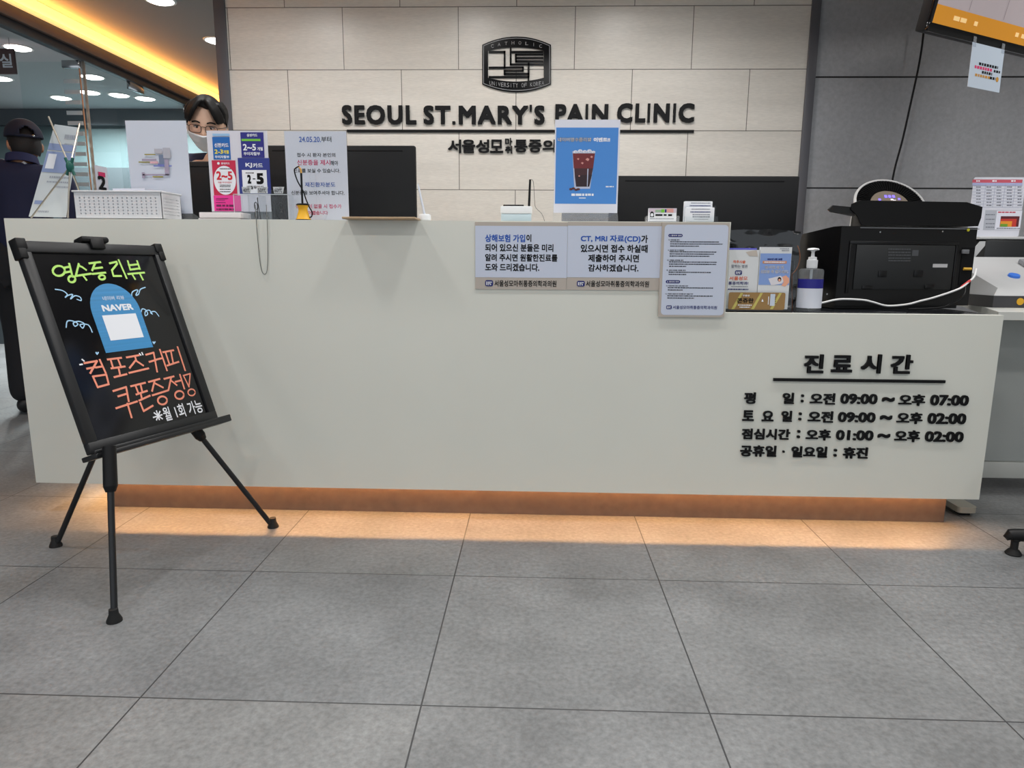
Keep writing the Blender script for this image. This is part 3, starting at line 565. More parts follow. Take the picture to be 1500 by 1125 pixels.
# white sheet in clear stand with floor map
kA = K(0, 150, 4.6875)
F, b, t = sheet_sign('sign_holder', 'white sheet with a small coloured route drawing in a clear stand, left of the clerk', 'sign', (187, 175, 278.5, 321), 1.20, None, grp='clear sign holders on the counter shelf')
MB().bx(b[0], b[2], 1.2, 1.2025, ZT+.02, b[3]).obj('clear_sleeve', ACRYL, t)
MB().bx(b[0]+.004, b[2]-.004, 1.2035, 1.2045, ZT+.028, b[3]-.003).obj('sheet', PAPER, t)
MB().prism([(1.19, ZT+.0005), (1.29, ZT+.0005), (1.29, ZT+.004), (1.205, ZT+.028), (1.19, ZT+.028)], b[0], b[2], M=Matrix(((0, 0, 1, 0), (1, 0, 0, 0), (0, 1, 0, 0), (0, 0, 0, 1)))).obj('base', SMOKY, t)
Fp = FY(1.1998); m = MB()
mp = {}
for q, c in (((992, 354, 1068, 362), 0), ((952, 406, 1032, 414), 0), ((1048, 506, 1120, 515), 0), ((1055, 432, 1180, 440), 1), ((1085, 420, 1140, 430), 1), ((1030, 405, 1085, 420), 2), ((975, 388, 1075, 402), 3), ((980, 492, 1160, 502), 3), ((975, 480, 995, 520), 3), ((1092, 360, 1128, 425), 4), ((1120, 312, 1170, 384), 5), ((1130, 390, 1160, 500), 3), ((1060, 318, 1115, 350), 5)): mp.setdefault(c, MB()).R(Fp, kA, *q, 0, .0004+.00005*c)
for c, nm, mm in zip(range(6), ('olive_marks', 'blue_marks', 'pink_marks', 'violet_route', 'slate_block', 'grey_block'), [mat('map_olive', (150, 142, 70), .6), mat('map_blue', (110, 118, 190), .6), mat('map_pink', (220, 170, 180), .6), mat('map_violet', (160, 150, 172), .6), mat('map_slate', (110, 124, 150), .6), mat('map_grey', (176, 176, 186), .6)]): mp[c].obj(nm, mm, t)
# card-company board
kC = K(300, 180, 7.5); Y = 1.19; F = FY(Y)
b = BB(F, kC, 48, 86, 705, 975); t = thing('card_board', 'white board with four coloured credit card notices in front of the masked clerk', 'sign', ((b[0]+b[2])/2, Y, ZT), 'clear sign holders on the counter shelf')
MB().bx(b[0], b[2], Y, Y+.003, b[1], b[3]).obj('board', mat('board_white', (214, 214, 224), .5), t)
MB().bx(b[0], b[2], Y+.003, Y+.06, ZT+.0005, ZT+.004).bx(b[0], b[2], Y+.0035, Y+.006, ZT+.004, b[1]+.02).obj('stand', MILKY, t)
cards = [('card_notice', (90, 155, 280, 402), mat('card_blue', (16, 100, 178), .5), [('신한카드', 1, 106, 222, 262, 268), ('2-3', 2, 108, 292, 200, 340), ('개월', 2, 206, 300, 265, 340), ('무이자할부', 1, 112, 358, 270, 390)]),
         ('card_notice', (400, 104, 650, 382), mat('card_indigo', (34, 34, 128), .5), [('삼성카드', 1, 462, 118, 578, 152), ('2~5', 1, 420, 232, 562, 304), ('개월', 1, 578, 266, 638, 305), ('무이자할부', 1, 428, 320, 608, 358)]),
         ('card_notice', (90, 412, 348, 795), mat('card_crimson', (196, 30, 70), .5), [('롯데카드', 1, 180, 434, 275, 458)]),
         ('card_notice', (375, 386, 720, 780), mat('card_navy', (38, 52, 136), .5), [('KJ', 1, 448, 440, 520, 495), ('카드', 1, 530, 442, 638, 492)]),
         ('card_notice', (103, 798, 398, 970), mat('card_pink', (234, 50, 150), .5), [])]
for i, (nm, q, mm, tx) in enumerate(cards):
    bb = BB(F, kC, *q); dy = .0012+.0006*(i in (3, 1))
    cdo = MB().bx(bb[0], bb[2], Y-dy, Y-.0002, bb[1], bb[3]).obj(nm, mm, t)
    Fq = FY(Y-dy); m = MB()
    for s, c, *z in tx: m.T(Fq, kC, s, *z, c, .025)
    if i == 0: m.R(Fq, kC, 85, 118, 272, 145, 4)
    if i == 1: m.R(Fq, kC, 404, 176, 612, 200, 3)
    if i == 2:
        e = BB(Fq, kC, 100, 472, 342, 790); m.poly(circ((e[0]+e[2])/2, (e[1]+e[3])/2, (e[2]-e[0])/2, (e[3]-e[1])/2, 32), .0005, 1, Fq)
        m.T(Fq, kC, '2~5', 128, 532, 304, 628, 5, .03, .001); m.T(Fq, kC, '개월 무이자할부', 145, 645, 298, 665, 5, .01, .001)
        for y in (500, 680, 697, 725, 752): m.dash(Fq, kC, 165, y, 285, y+9, 6, .001)
        m.poly([(p[0], p[1]) for p in circ(*L(Fq, kC(150, 445)), .0045, n=16)], .0006, 1, Fq)
    if i == 3:
        m.R(Fq, kC, 415, 518, 685, 775, 1, .0005); m.T(Fq, kC, '2', 468, 570, 510, 668, 6, .05, .001); m.R(Fq, kC, 528, 610, 556, 620, 6, .001); m.T(Fq, kC, '5', 568, 552, 648, 675, 6, .05, .001)
        m.T(Fq, kC, '개월무이자', 460, 690, 650, 730, 6, .02, .001); m.dash(Fq, kC, 450, 545, 540, 556, 6, .001)
    if i == 4:
        for y, x1_, h in ((828, 260, 8), (845, 220, 6), (872, 230, 8)): m.dash(Fq, kC, 125, y, x1_, y+h, 7)
        m.dash(Fq, kC, 128, 898, 320, 922, 7); m.dash(Fq, kC, 128, 940, 330, 960, 7)
    m.obj('print', [mat('print_none', (200, 200, 200)), PALE, YELLOWINK, GREENINK, mat('card_sky', (150, 190, 226), .6), REDINK, INK, mat('ink_plum', (110, 20, 80), .6)], cdo)
# identification notice
kN = K(400, 180, 7.5); Y = 1.14; F = FY(Y); b = BB(F, kN, 146, 92, 820, 1072)
t = thing('sign_holder', 'white notice headed with the blue date 24.05.20, in front of the dark monitor', 'sign', ((b[0]+b[2])/2, Y, ZT), 'clear sign holders on the counter shelf')
MB().bx(b[0], b[2], Y, Y+.0012, ZT+.002, b[3]).obj('sheet', PAPER, t)
MB().bx(b[0]-.001, b[2]+.001, Y-.0028, Y-.0008, ZT+.0005, b[3]+.001).obj('clear_sleeve', ACRYL, t)
MB().bx(b[0]-.001, b[2]+.001, Y+.0015, Y+.07, ZT+.0005, ZT+.003).obj('base', MILKY, t)
m = MB()
for s, c, *q in (('24.05.20.', 1, 286, 152, 525, 212), ('부터', 0, 530, 150, 640, 212), ('접수 시 환자 본인의', 0, 262, 330, 684, 376), ('신분증을 제시', 2, 264, 405, 628, 465), ('해야', 0, 632, 415, 714, 468), ('진료를 보실 수 있습니다.', 0, 225, 502, 738, 548), ('재진환자분도', 1, 350, 652, 684, 704), ('신분증을 보여주셔야 합니다.', 0, 200, 745, 785, 792), ('신분증이 없을 시 접수가', 2, 250, 893, 752, 940), ('어렵습니다', 2, 385, 966, 602, 1010)): m.T(F, kN, s, *q, c, .012, .0004)
m.obj('print', [INK, BLUEINK, PINKINK], t)
# white tray with papers under the card board
F = FY(1.07); b = BB(F, ID, 290, 311, 352, 322)
t = tag(MB().bx(b[0], b[2], 1.07, 1.16, ZT+.0005, ZT+.006, bev=.002).bx(b[0]+.006, b[2]+.004, 1.066, 1.15, ZT+.007, b[3], bev=.002).obj('leaflet_pad', mat('pad_cream', (224, 218, 220), .6)), 'small pad of white leaflets lying left of the clear glasses rack', 'paper')
# reading glasses rack
kR = K(340, 230, 11.25); Y = 1.085; F = FY(Y); b = BB(F, kR, 30, 610, 935, 1040)
t = thing('glasses_rack', 'clear acrylic rack of reading glasses with three age labels', 'rack', ((b[0]+b[2])/2, 1.11, ZT))
x0, x1, z0, z1 = b[0], b[2], ZT+.0005, b[3]
m = MB()
for q in ((x0, x1, Y, Y+.0025, z0, z1), (x0, x0+.0025, Y+.003, Y+.07, z0, z1), (x1-.0025, x1, Y+.003, Y+.07, z0, z1), (x0, x1, Y+.0705, Y+.073, z0, z1+.02), (x0+.003, x1-.003, Y+.003, Y+.07, z0, z0+.002)): m.bx(*q)
for xx in (.25, .44, .72): m.bx(x0+(x1-x0)*xx, x0+(x1-x0)*xx+.002, Y+.003, Y+.07, z0+.0025, z1-.002)
m.obj('box', ACRYL, t)
m = MB()
for q in ((x0, x1, Y-.001, Y, z1-.0022, z1), (x0, x0+.002, Y-.001, Y, z0, z1), (x1-.002, x1, Y-.001, Y, z0, z1), (x0, x1, Y-.001, Y, z0, z0+.003)): m.bx(*q)
m.obj('polished_edge', mat('acrylic_edge', (206, 212, 218), .3), t)
for q, s in (((160, 492, 322, 598), '40代'), ((405, 492, 592, 600), '50代'), ((675, 492, 858, 600), '60代')):
    bb = BB(F, kR, *q); lb = MB().prism([(bb[0]+.003, bb[1]), (bb[2]-.005, bb[1]), (bb[2], bb[3]), (bb[0], bb[3])], 0, .0012, M=frame((0, Y+.0012, 0), (1, 0, 0), (0, 0, 1))).obj('age_label', mat('label_grey', (196, 200, 204), .6), t)
    MB().text(s, F, (bb[0]+.005, bb[1]+.002, bb[2]-.007, bb[3]-.002), .0012, 0, .01).obj('lettering', mat('label_ink', (70, 72, 78), .6), lb)
for cx, lab, cc in ((.36, 'folded reading glasses standing in the left slot of the clear rack', 'glasses'), (.82, 'folded dark reading glasses standing in the right slot of the clear rack', 'glasses')):
    gx = x0+(x1-x0)*cx; gl = mat('glasses_dark', (46, 44, 46), .3); g = thing('reading_glasses', lab, cc, (gx, Y+.04, z0+.003), 'reading glasses in the rack')
    for dz in (.016, .046): MB().tube([(gx-.004, Y+.03+.013*math.cos(a), z0+.003+dz+.013*math.sin(a)) for a in [2*PI*k/12 for k in range(12)]], .0015, 6, closed=True, smooth=2).obj('rim', gl, g)
    MB().tube([(gx+.002, Y+.02, z0+.004), (gx+.003, Y+.03, z0+.05), (gx+.004, Y+.028, z0+.078)], .0016, 6).tube([(gx+.010, Y+.03, z0+.004), (gx+.006, Y+.03, z0+.04), (gx+.002, Y+.03, z0+.076)], .0016, 6).obj('temples', gl, g)
# yellow and black counter pen
kY = K(340, 230, 11.25); cY = 1.06; F = FY(cY); bc = L(F, kY(1175, 1000)); px_ = lambda x, y: onY(*kY(x, y), cY)
t = thing('counter_pen', 'black counter pen upright in a round yellow base with a looping cord', 'pen', (bc[0], cY, ZT)); r0 = (L(F, kY(1295, 990))[0]-L(F, kY(1055, 990))[0])/2; zt_ = L(F, kY(1175, 800))[1]
h = zt_-ZT
MB().lathe([(r0, 0), (r0, .003), (r0*.9, .006), (r0*.62, h*.62), (r0*.62, h*.8), (r0*.8, h)], (bc[0], cY, ZT+.0005)).obj('base', mat('pen_yellow', (240, 180, 30), .4), t)
MB().lathe([(r0*.86, h), (r0*.9, h+.003), (r0*.7, h+.006)], (bc[0], cY, ZT+.0005)).lathe([(r0*1.02, 0), (r0*1.02, .0025)], (bc[0], cY, ZT+.0002)).obj('rings', BLACK, t)
pA, pB, pC = px_(1160, 790), px_(1138, 265), px_(1132, 200)
MB().cyl(pA, pB, .0034, n=12).obj('barrel', BLACK, t); MB().cyl(pB, pC, .0036, .0028, n=12).cyl(pC, px_(1100, 165), .003, .0024, n=10).obj('pen_end', mat('pen_amber', (216, 160, 70), .4), t)
MB().tube([px_(1108, 150), px_(1040, 190), px_(1030, 250), px_(1080, 400), px_(1170, 560), px_(1215, 690), px_(1270, 820), px_(1318, 910), px_(1310, 980), px_(1270, 995)], .0022, 8).obj('cord', BLACK, t)
# grey cord loop hanging over the counter edge
t = tag(MB().tube([onY(374, 300, 1.075), onY(375, 318, YC-.004), onY(377, 345, YC-.004), onY(381, 385, YC-.004), onY(385, 400, YC-.005), onY(390, 400, YC-.005), onY(392, 385, YC-.004), onY(392, 345, YC-.004), onY(391, 318, YC-.004), onY(390, 300, 1.078)], .0011, 6).obj('cord_loop', mat('cord_grey', (96, 98, 96), .6)), 'thin grey cord loop hanging over the counter front below the glasses rack', 'cord')
# wooden board overhanging the front
b = BB(FY(.985), ID, 503, 318, 610, 324)
t = tag(MB().bx(b[0], b[2], .965, 1.12, ZT+.0005, ZT+.0075, bev=.002).obj('wooden_board', mat('board_wood', (176, 150, 118), .5, var=.15, vscale=20, stretch=(1, 8, 8))), 'thin wooden board overhanging the counter edge in front of the dark monitor', 'board')
# white desk pen
kD = K(480, 260, 4.6875); F = FY(1.075); bc = L(F, kD(668, 300)); hw = (L(F, kD(710, 275))[0]-L(F, kD(628, 275))[0])/2
t = thing('desk_pen', 'white pen leaning in a short round white holder on the counter shelf', 'pen', (bc[0], 1.075, ZT))
MB().lathe([(hw*.8, 0), (hw, .004), (hw, .018), (hw*.85, .022), (hw*.3, .0225)], (bc[0], 1.075, ZT+.0005)).obj('holder', WHITE, t)
MB().cyl(onY(*kD(665, 255), 1.075), onY(*kD(626, 75), 1.09), .0042, .0035, n=12).cyl(onY(*kD(626, 75), 1.09), onY(*kD(619, 40), 1.093), .0035, .001, n=12).obj('pen', mat('pen_white', (206, 212, 224), .35), t)
# router
F = FY(1.12); b = BB(F, kD, 1186, 196, 1402, 300)
t = thing('wifi_router', 'small white router box with one upright black antenna on the shelf', 'router', ((b[0]+b[2])/2, 1.16, ZT)); zm = L(F, kD(1290, 248))[1]
MB().bx(b[0], b[2], 1.12, 1.22, zm, b[3], bev=.004).obj('body', WHITE, t)
MB().bx(b[0]+.002, b[2]-.002, 1.122, 1.218, ZT+.0005, zm-.0005, bev=.002).obj('lower_body', mat('router_pale', (184, 202, 210), .4), t)
q = BB(F, kD, 1204, 187, 1346, 196); MB().bx(q[0], q[2], 1.13, 1.2, b[3]-.0005, q[3]+.001, bev=.001).obj('top_grille', BLACK, t)
a0, a1 = onY(*kD(1382, 204), 1.14), onY(*kD(1390, 14), 1.14); MB().cyl(a0, a1, .0042, .0036, n=12).obj('antenna', BLACK, t)
MB().tube([a1, onY(*kD(1412, 30), 1.145), onY(*kD(1420, 150), 1.15), onY(*kD(1428, 205), 1.15), onY(*kD(1470, 250), 1.15), onY(*kD(1490, 302), 1.15)], .0008, 5).obj('thin_wire', mat('wire_grey', (70, 68, 66), .5), t)
# iced coffee poster
kP = K(800, 165, 6.618); Y = 1.12; F = FY(Y); b = BB(F, kP, 80, 68, 704, 972)
t = thing('poster_stand', 'blue iced coffee poster in a clear stand hiding part of the wall lettering', 'sign', ((b[0]+b[2])/2, Y, ZT), 'clear sign holders on the counter shelf')
MB().bx(b[0], b[2], Y, Y+.0012, b[1], b[3]).obj('sheet', PAPER, t)
MB().bx(b[0]-.002, b[2]+.002, Y+.0015, Y+.0035, ZT+.005, b[3]+.002).obj('clear_back', ACRYL, t)
e = BB(F, kP, 150, 975, 690, 1058)
MB().prism([(Y-.03, ZT+.0005), (Y+.06, ZT+.0005), (Y+.06, ZT+.005), (Y+.004, e[3]), (Y-.004, e[3]), (Y-.03, ZT+.006)], e[0], e[2], M=Matrix(((0, 0, 1, 0), (1, 0, 0, 0), (0, 1, 0, 0), (0, 0, 0, 1)))).obj('base', SMOKY, t)
m = MB(); m.R(F, kP, 92, 145, 690, 884, 0, .0004)
m.T(F, kP, '네이버영수증리뷰', 112, 240, 440, 284, 1, .05, .0007); m.T(F, kP, '네이버영수증리뷰', 114, 242, 438, 282, 2, .0, .0011)
m.T(F, kP, '이벤트!!', 460, 242, 620, 284, 2, .05, .0007)
def pg(P, c, z): m.poly([L(F, kP(*p)) for p in P], z, c, F)
pg([(255, 375), (478, 375), (425, 738), (272, 738)], 3, .0006)
pg([(258, 395), (474, 395), (455, 540), (268, 540)], 4, .0008); pg([(268, 540), (455, 540), (418, 718), (290, 718)], 5, .0008); pg([(290, 610), (445, 600), (418, 718), (290, 718)], 6, .0009)
for x, y, r in ((285, 380, 22), (330, 372, 24), (375, 378, 22), (420, 372, 24), (458, 382, 18)): pg(circ(x, y, r, r*.7, 7), 7, .0010); pg(circ(x+4, y+3, r*.5, r*.35, 5), 3, .0011)
for x, y, r in ((400, 455, 20), (350, 490, 14), (440, 430, 14), (310, 450, 12), (320, 615, 10)): pg([(x-r, y), (x, y-r*.8), (x+r, y-.2*r), (x+.3*r, y+.8*r)], 8, .0011)
for P in ([(262, 540), (275, 720), (285, 720), (272, 540)], [(400, 545), (395, 715), (402, 715), (410, 545)]): pg(P, 3, .0011)
for x, y in ((240, 742), (265, 735), (290, 748), (312, 742)): pg(circ(x, y, 18, 11, 8), 9, .0012)
m.dash(F, kP, 245, 785, 460, 808, 2); m.R(F, kP, 318, 824, 384, 832, 2, .0007); m.dash(F, kP, 578, 712, 655, 724, 2)
m.obj('print', [mat('poster_blue', (72, 138, 214), .6), INK, PALE, mat('glass_lilac', (188, 196, 220), .6), mat('coffee_red', (112, 38, 44), .6), mat('coffee_brown', (66, 34, 40), .6), mat('coffee_dark', (44, 26, 34), .6), mat('ice', (226, 230, 240), .6), mat('ice_pink', (214, 150, 142), .6), mat('bean', (92, 46, 40), .6)], t)
# business card holders
kB = K(930, 280, 10.714); Y = 1.075; F = FY(Y); b = BB(F, kB, 215, 268, 652, 470)
t = thing('card_holder', 'low holder with a colourful business card showing a small portrait', 'card holder', ((b[0]+b[2])/2, Y+.02, ZT), 'business card holders on the shelf')
MB().bx(b[0], b[2], Y, Y+.012, ZT+.004, b[3]).obj('cards', mat('card_white', (226, 228, 234), .6), t)
MB().bx(b[0]-.003, L(F, kB(715, 400))[0], Y+.0125, Y+.06, ZT+.0005, L(F, kB(680, 385))[1], bev=.002).bx(b[0]-.003, b[2]+.003, Y-.004, Y+.012, ZT+.0005, ZT+.0035).obj('holder', MILKY, t)
m = MB()
for q, c in (((222, 270, 650, 338), 0), ((320, 292, 415, 332), 1), ((412, 284, 465, 336), 2), ((470, 284, 496, 336), 3), ((500, 276, 606, 336), 4)): m.R(F, kB, *q, c, .0004+.0002*(c > 0))
pgk = lambda P, c, z: m.poly([L(F, kB(*p)) for p in P], z, c, F)
pgk(circ(268, 362, 30, 44, 14), 5, .0008); pgk(circ(268, 372, 20, 28, 14), 6, .001); m.R(F, kB, 240, 385, 298, 408, 5, .0009)
m.dash(F, kB, 322, 362, 600, 390, 5, cell=1.2); m.dash(F, kB, 240, 428, 610, 438, 7)
m.obj('print', [mat('card_lilac', (206, 190, 204), .6), mat('card_sage', (150, 178, 150), .6), GREENINK, NAVYINK, mat('card_rose', (216, 156, 150), .6), INK, PALE, GREYINK], t)
b = BB(F, kB, 800, 148, 1250, 470)
t = thing('card_holder', 'taller tiered clear holder of white business cards at the shelf end', 'card holder', ((b[0]+b[2])/2, Y+.03, ZT), 'business card holders on the shelf')
zm = L(F, kB(1000, 255))[1]
MB().bx(b[0], b[2], Y, Y+.012, ZT+.003, zm, bev=.002).obj('cards', mat('card_white', (226, 228, 234), .6), t)
MB().bx(b[0], b[2], Y+.03, Y+.042, ZT+.003, b[3], bev=.002).obj('cards', mat('card_white', (226, 228, 234), .6), t)
MB().bx(L(F, kB(765, 300))[0], L(F, kB(1285, 300))[0], Y+.013, Y+.0285, ZT+.002, L(F, kB(1000, 228))[1]).bx(L(F, kB(775, 300))[0], L(F, kB(1305, 300))[0], Y-.005, Y-.001, ZT+.0005, L(F, kB(1000, 400))[1]).bx(L(F, kB(775, 300))[0], L(F, kB(1305, 300))[0], Y-.005, Y+.06, ZT+.0003, ZT+.0025).obj('holder', ACRYL, t)
m = MB(); F2 = FY(Y+.03)
for q, c in (((880, 180, 1185, 192), 0), ((860, 222, 1190, 236), 1)): m.dash(F2, kB, *q, c, .0006)
for q, c in (((890, 276, 1175, 288), 0), ((870, 320, 1190, 336), 1), ((905, 362, 1175, 378), 0), ((905, 395, 1175, 412), 0), ((930, 438, 1150, 446), 0)): m.dash(F, kB, *q, c, .0006)
m.obj('print', [GREYINK, NAVYINK], t)
# ================================================================ staff desk behind and monitors
t = thing('staff_desk', 'low staff worktop behind the counter carrying the monitors', 'desk', (.2, 1.6, 0))
MB().bx(-.9, 1.40, 1.365, 1.715, .715, .74).obj('worktop', lam, t)
for x in (-.88, .3, 1.34): MB().bx(x, x+.03, 1.37, 1.70, .0005, .7145).obj('leg', lam, t)
mon_m = mat('monitor_black', (13, 14, 17), .5, spec=.3)
def monitor(label, x0, x1, zt, h, Y, base, grp='computer monitors behind the counter'):
    xc = (x0+x1)/2; t = thing('monitor', label, 'monitor', (xc, Y, base), grp)
    MB().bx(x0, x1, Y, Y+.028, zt-h, zt, bev=.006).obj('back_shell', mon_m, t)
    MB().bx(x0+.012, x1-.012, Y+.0285, Y+.0295, zt-h+.014, zt-.012).obj('screen', GLOSSBLACK, t)
    m = MB()
    m.bx(x0+(x1-x0)*.08, x1-(x1-x0)*.08, Y-.0008, Y+.0005, zt-.022, zt-.018)
    m.obj('vent_slot', INK, t)
    MB().bx(xc-.03, xc+.03, Y-.018, Y-.0005, base+.012, zt-h*.4, bev=.004).obj('stand_neck', BLACK, t)
    MB().bx(xc-.11, xc+.11, Y-.03, Y+.13, base+.0005, base+.012, bev=.004).obj('stand_foot', BLACK, t)
q0, q1 = onY(388, 214, 1.43), onY(608, 213, 1.43)
monitor('black monitor back directly behind the notice headed 24.05.20', q0.x-.02, q1.x, q1.z, .37, 1.43, .74)
q0 = onY(262, 236, 1.43); monitor('black monitor back in front of the masked clerk, behind the card board', q0.x, -.245, q0.z, .36, 1.43, .74)
q0, q1 = onY(905, 258, 1.52), onY(1172, 258, 1.52)
monitor('widest black monitor back, right of the iced coffee poster', q0.x-.03, q1.x, q1.z, .44, 1.52, ZLOW)
# ================================================================ low right end of the counter
# black plastic-wrapped parcel
x0, x1 = onY(1055, 350, 1.38).x, onY(1166, 350, 1.38).x; z1 = onY(1110, 337, 1.34).z
bm = bmesh.new(); bmesh.ops.create_cube(bm, size=1)
for v in bm.verts: v.co = V(((x0+x1)/2+v.co.x*(x1-x0), 1.395+v.co.y*.11, (ZLOW+z1)/2+v.co.z*(z1-ZLOW-.012)))
bmesh.ops.subdivide_edges(bm, edges=list(bm.edges), cuts=22, use_grid_fill=True)
for v in bm.verts:
    n = noise.turbulence(V((v.co.x*9, v.co.y*14, v.co.z*26)), 3, True); k = .013*n if v.co.z > ZLOW+.02 else 0
    v.co += V((0, -k, k*.9 if v.co.z > z1-.03 else 0))
bm.verts.index_update(); m = MB().add([v.co.copy() for v in bm.verts], [[v.index for v in f.verts] for f in bm.faces]); bm.free()
tag(m.obj('wrapped_parcel', mat('black_film', (16, 17, 20), .12, spec=.8)), 'parcel in crinkled black plastic film behind the leaflets', 'parcel')
# leaflet holder with two leaflets
kL = K(1055, 350, 9.375); Y = 1.085; F = FY(Y); b = BB(F, kL, 80, 715, 985, 1012); ztop = L(F, kL(600, 300))[1]
t = thing('leaflet_holder', 'clear acrylic leaflet holder with a gold front strip on the lower counter end', 'leaflet holder', ((b[0]+b[2])/2, Y+.03, ZLOW))
m = MB()
for q in ((b[0], b[2], Y, Y+.002, ZLOW+.008, b[3]), (b[0], b[0]+.002, Y+.0025, Y+.06, ZLOW+.008, ztop), (b[2]-.002, b[2], Y+.0025, Y+.06, ZLOW+.008, ztop), (b[0], b[2], Y+.0605, Y+.063, ZLOW+.008, ztop+.03)): m.bx(*q)
m.obj('box', ACRYL, t); MB().bx(b[0], b[2], Y-.001, Y+.064, ZLOW, ZLOW+.0075).obj('base', GLOSSBLACK, t)
gq = BB(F, kL, 112, 735, 888, 972); gs = MB().prism(rrect(*gq, .006), .0004, .0012, 0, F).obj('gold_strip', mat('gold_print', (150, 116, 66), .4), t)
m = MB()
for a in (150, 420, 680): m.poly([L(F, kL(*p)) for p in ((a, 965), (a+130, 742), (a+165, 742), (a+40, 965))], .0016, 2, F)
m.T(F, kL, '콘쥬란', 228, 812, 458, 880, 0, .03, .0022); m.T(F, kL, '무릎엔', 305, 765, 400, 790, 1, .02, .0022); m.dash(F, kL, 240, 902, 430, 916, 1, .0022); m.dash(F, kL, 262, 930, 405, 944, 1, .0022)
m.R(F, kL, 682, 755, 748, 918, 3, .0022); m.R(F, kL, 655, 790, 664, 900, 1, .0022)
for y in (790, 820, 850, 880): m.R(F, kL, 750, y, 762, y+14, 4, .0022)
m.poly([L(F, kL(*p)) for p in ((562, 860), (578, 822), (592, 862))], .0022, 1, F)
m.obj('print', [INK, PALE, mat('gold_light', (196, 184, 96), .4), mat('vial', (196, 206, 222), .5), mat('ink_brown', (84, 62, 44), .6)], gs)
def leaflet(q, col, label, n, yy):
    bb = BB(FY(yy), kL, *q); bb = (max(bb[0], b[0]+.0035), bb[1], min(bb[2], b[2]-.0035), bb[3]); return bb, FY(yy), tag_t(label, bb, yy, col)
def tag_t(label, bb, yy, col):
    t = thing('leaflet', label, 'leaflet', ((bb[0]+bb[2])/2, yy, ZLOW+.009), 'leaflets in the clear holder'); MB().bx(bb[0], bb[2], yy, yy+.012, ZLOW+.009, bb[3]).obj('stack', col, t); return t
bb, F2, t = leaflet((100, 150, 518, 900), mat('leaflet_white', (218, 220, 222), .55), 'white leaflet stack with red and blue clinic lettering, left in the clear holder', 0, Y+.008)
zt_ = L(F2, kL(300, 148))[1]; MB().bx(bb[0], bb[2]-.006, Y+.021, Y+.024, bb[3]-.02, bb[3]+.006).obj('backing_card', mat('leaf_violet', (84, 84, 180), .5), t)
m = MB()
for s, c, *q in (('척추시술', 0, 176, 292, 346, 335), ('잘하는 병원', 1, 150, 352, 375, 398), ('서울성모', 0, 125, 514, 375, 568), ('통증의학과!', 2, 112, 585, 385, 632)): m.T(F2, kL, s, *q, c, .02)
logo(m, F2, kL, 202, 432, 298, 494, 2, 3); m.dash(F2, kL, 150, 650, 380, 660, 1); m.dash(F2, kL, 105, 684, 385, 700, 2); m.poly([L(F2, kL(*p)) for p in ((350, 180), (500, 150), (518, 240), (400, 235))], .0006, 4, F2)
m.obj('print', [ORANGEINK, GREYINK, NAVYINK, PALE, mat('leaf_beige', (196, 186, 176), .6)], t)
bb, F2, t = leaflet((526, 112, 955, 985), mat('leaflet_white', (218, 220, 222), .55), 'leaflet with a pale blue panel and a hand holding a card, in the clear holder', 0, Y+.004)
m = MB(); zq = [L(F2, kL(745, y))[1] for y in (200, 632)]; m.rect(bb[0]+.001, zq[1], bb[2]-.001, zq[0], .0006, 0, F2); m.R(F2, kL, 582, 302, 912, 338, 1, .0009); m.dash(F2, kL, 605, 312, 890, 328, 2, .0012)
for s, c, *q in (('2024년 5월 20일', 3, 645, 264, 852, 292), ('병·의원 갈 땐', 2, 612, 368, 875, 412), ('신분증 꼭 챙기세요!', 2, 552, 424, 935, 474)): m.T(F2, kL, s, *q, c, .06, .0009)
for s, c, *q in (('병·의원 갈 땐', 3, 614, 370, 873, 410), ('신분증 꼭 챙기세요!', 4, 554, 426, 933, 472)): m.T(F2, kL, s, *q, c, .0, .0013)
P2 = lambda P, c, z: m.poly([L(F2, kL(*p)) for p in P], z, c, F2)
P2([(660, 545), (830, 505), (880, 560), (850, 610), (700, 640)], 5, .0009); P2(circ(812, 556, 26, 32, 14), 6, .0011); P2(circ(812, 566, 16, 20, 12), 7, .0013)
P2([(850, 520), (900, 500), (945, 540), (945, 600), (890, 655), (840, 640), (870, 590)], 7, .001); m.dash(F2, kL, 820, 130, 945, 140, 9); m.dash(F2, kL, 845, 155, 945, 166, 9)
m.obj('print', [mat('leaf_blue', (132, 160, 216), .6), mat('leaf_orange', (210, 142, 98), .6), PALE, NAVYINK, mat('ink_deep', (38, 36, 92), .6), mat('idcard', (224, 220, 226), .6), INK, mat('hand_peach', (236, 170, 140), .6), PAPER, GREYINK], t)
# brown cord loop beside the holder
tag(MB().tube([onY(*kL(1062, 92), 1.17), onY(*kL(1085, 160), 1.165), onY(*kL(1096, 260), 1.165), onY(*kL(1070, 370), 1.165), onY(*kL(1030, 440), 1.165), onY(*kL(1000, 475), 1.165), onY(*kL(985, 530), 1.165), onY(*kL(990, 985), 1.165)], .0016, 6).obj('brown_cord', mat('cord_brown', (124, 78, 52), .5)), 'thin brown cord looping beside the leaflet holder and hand sanitizer', 'cord')
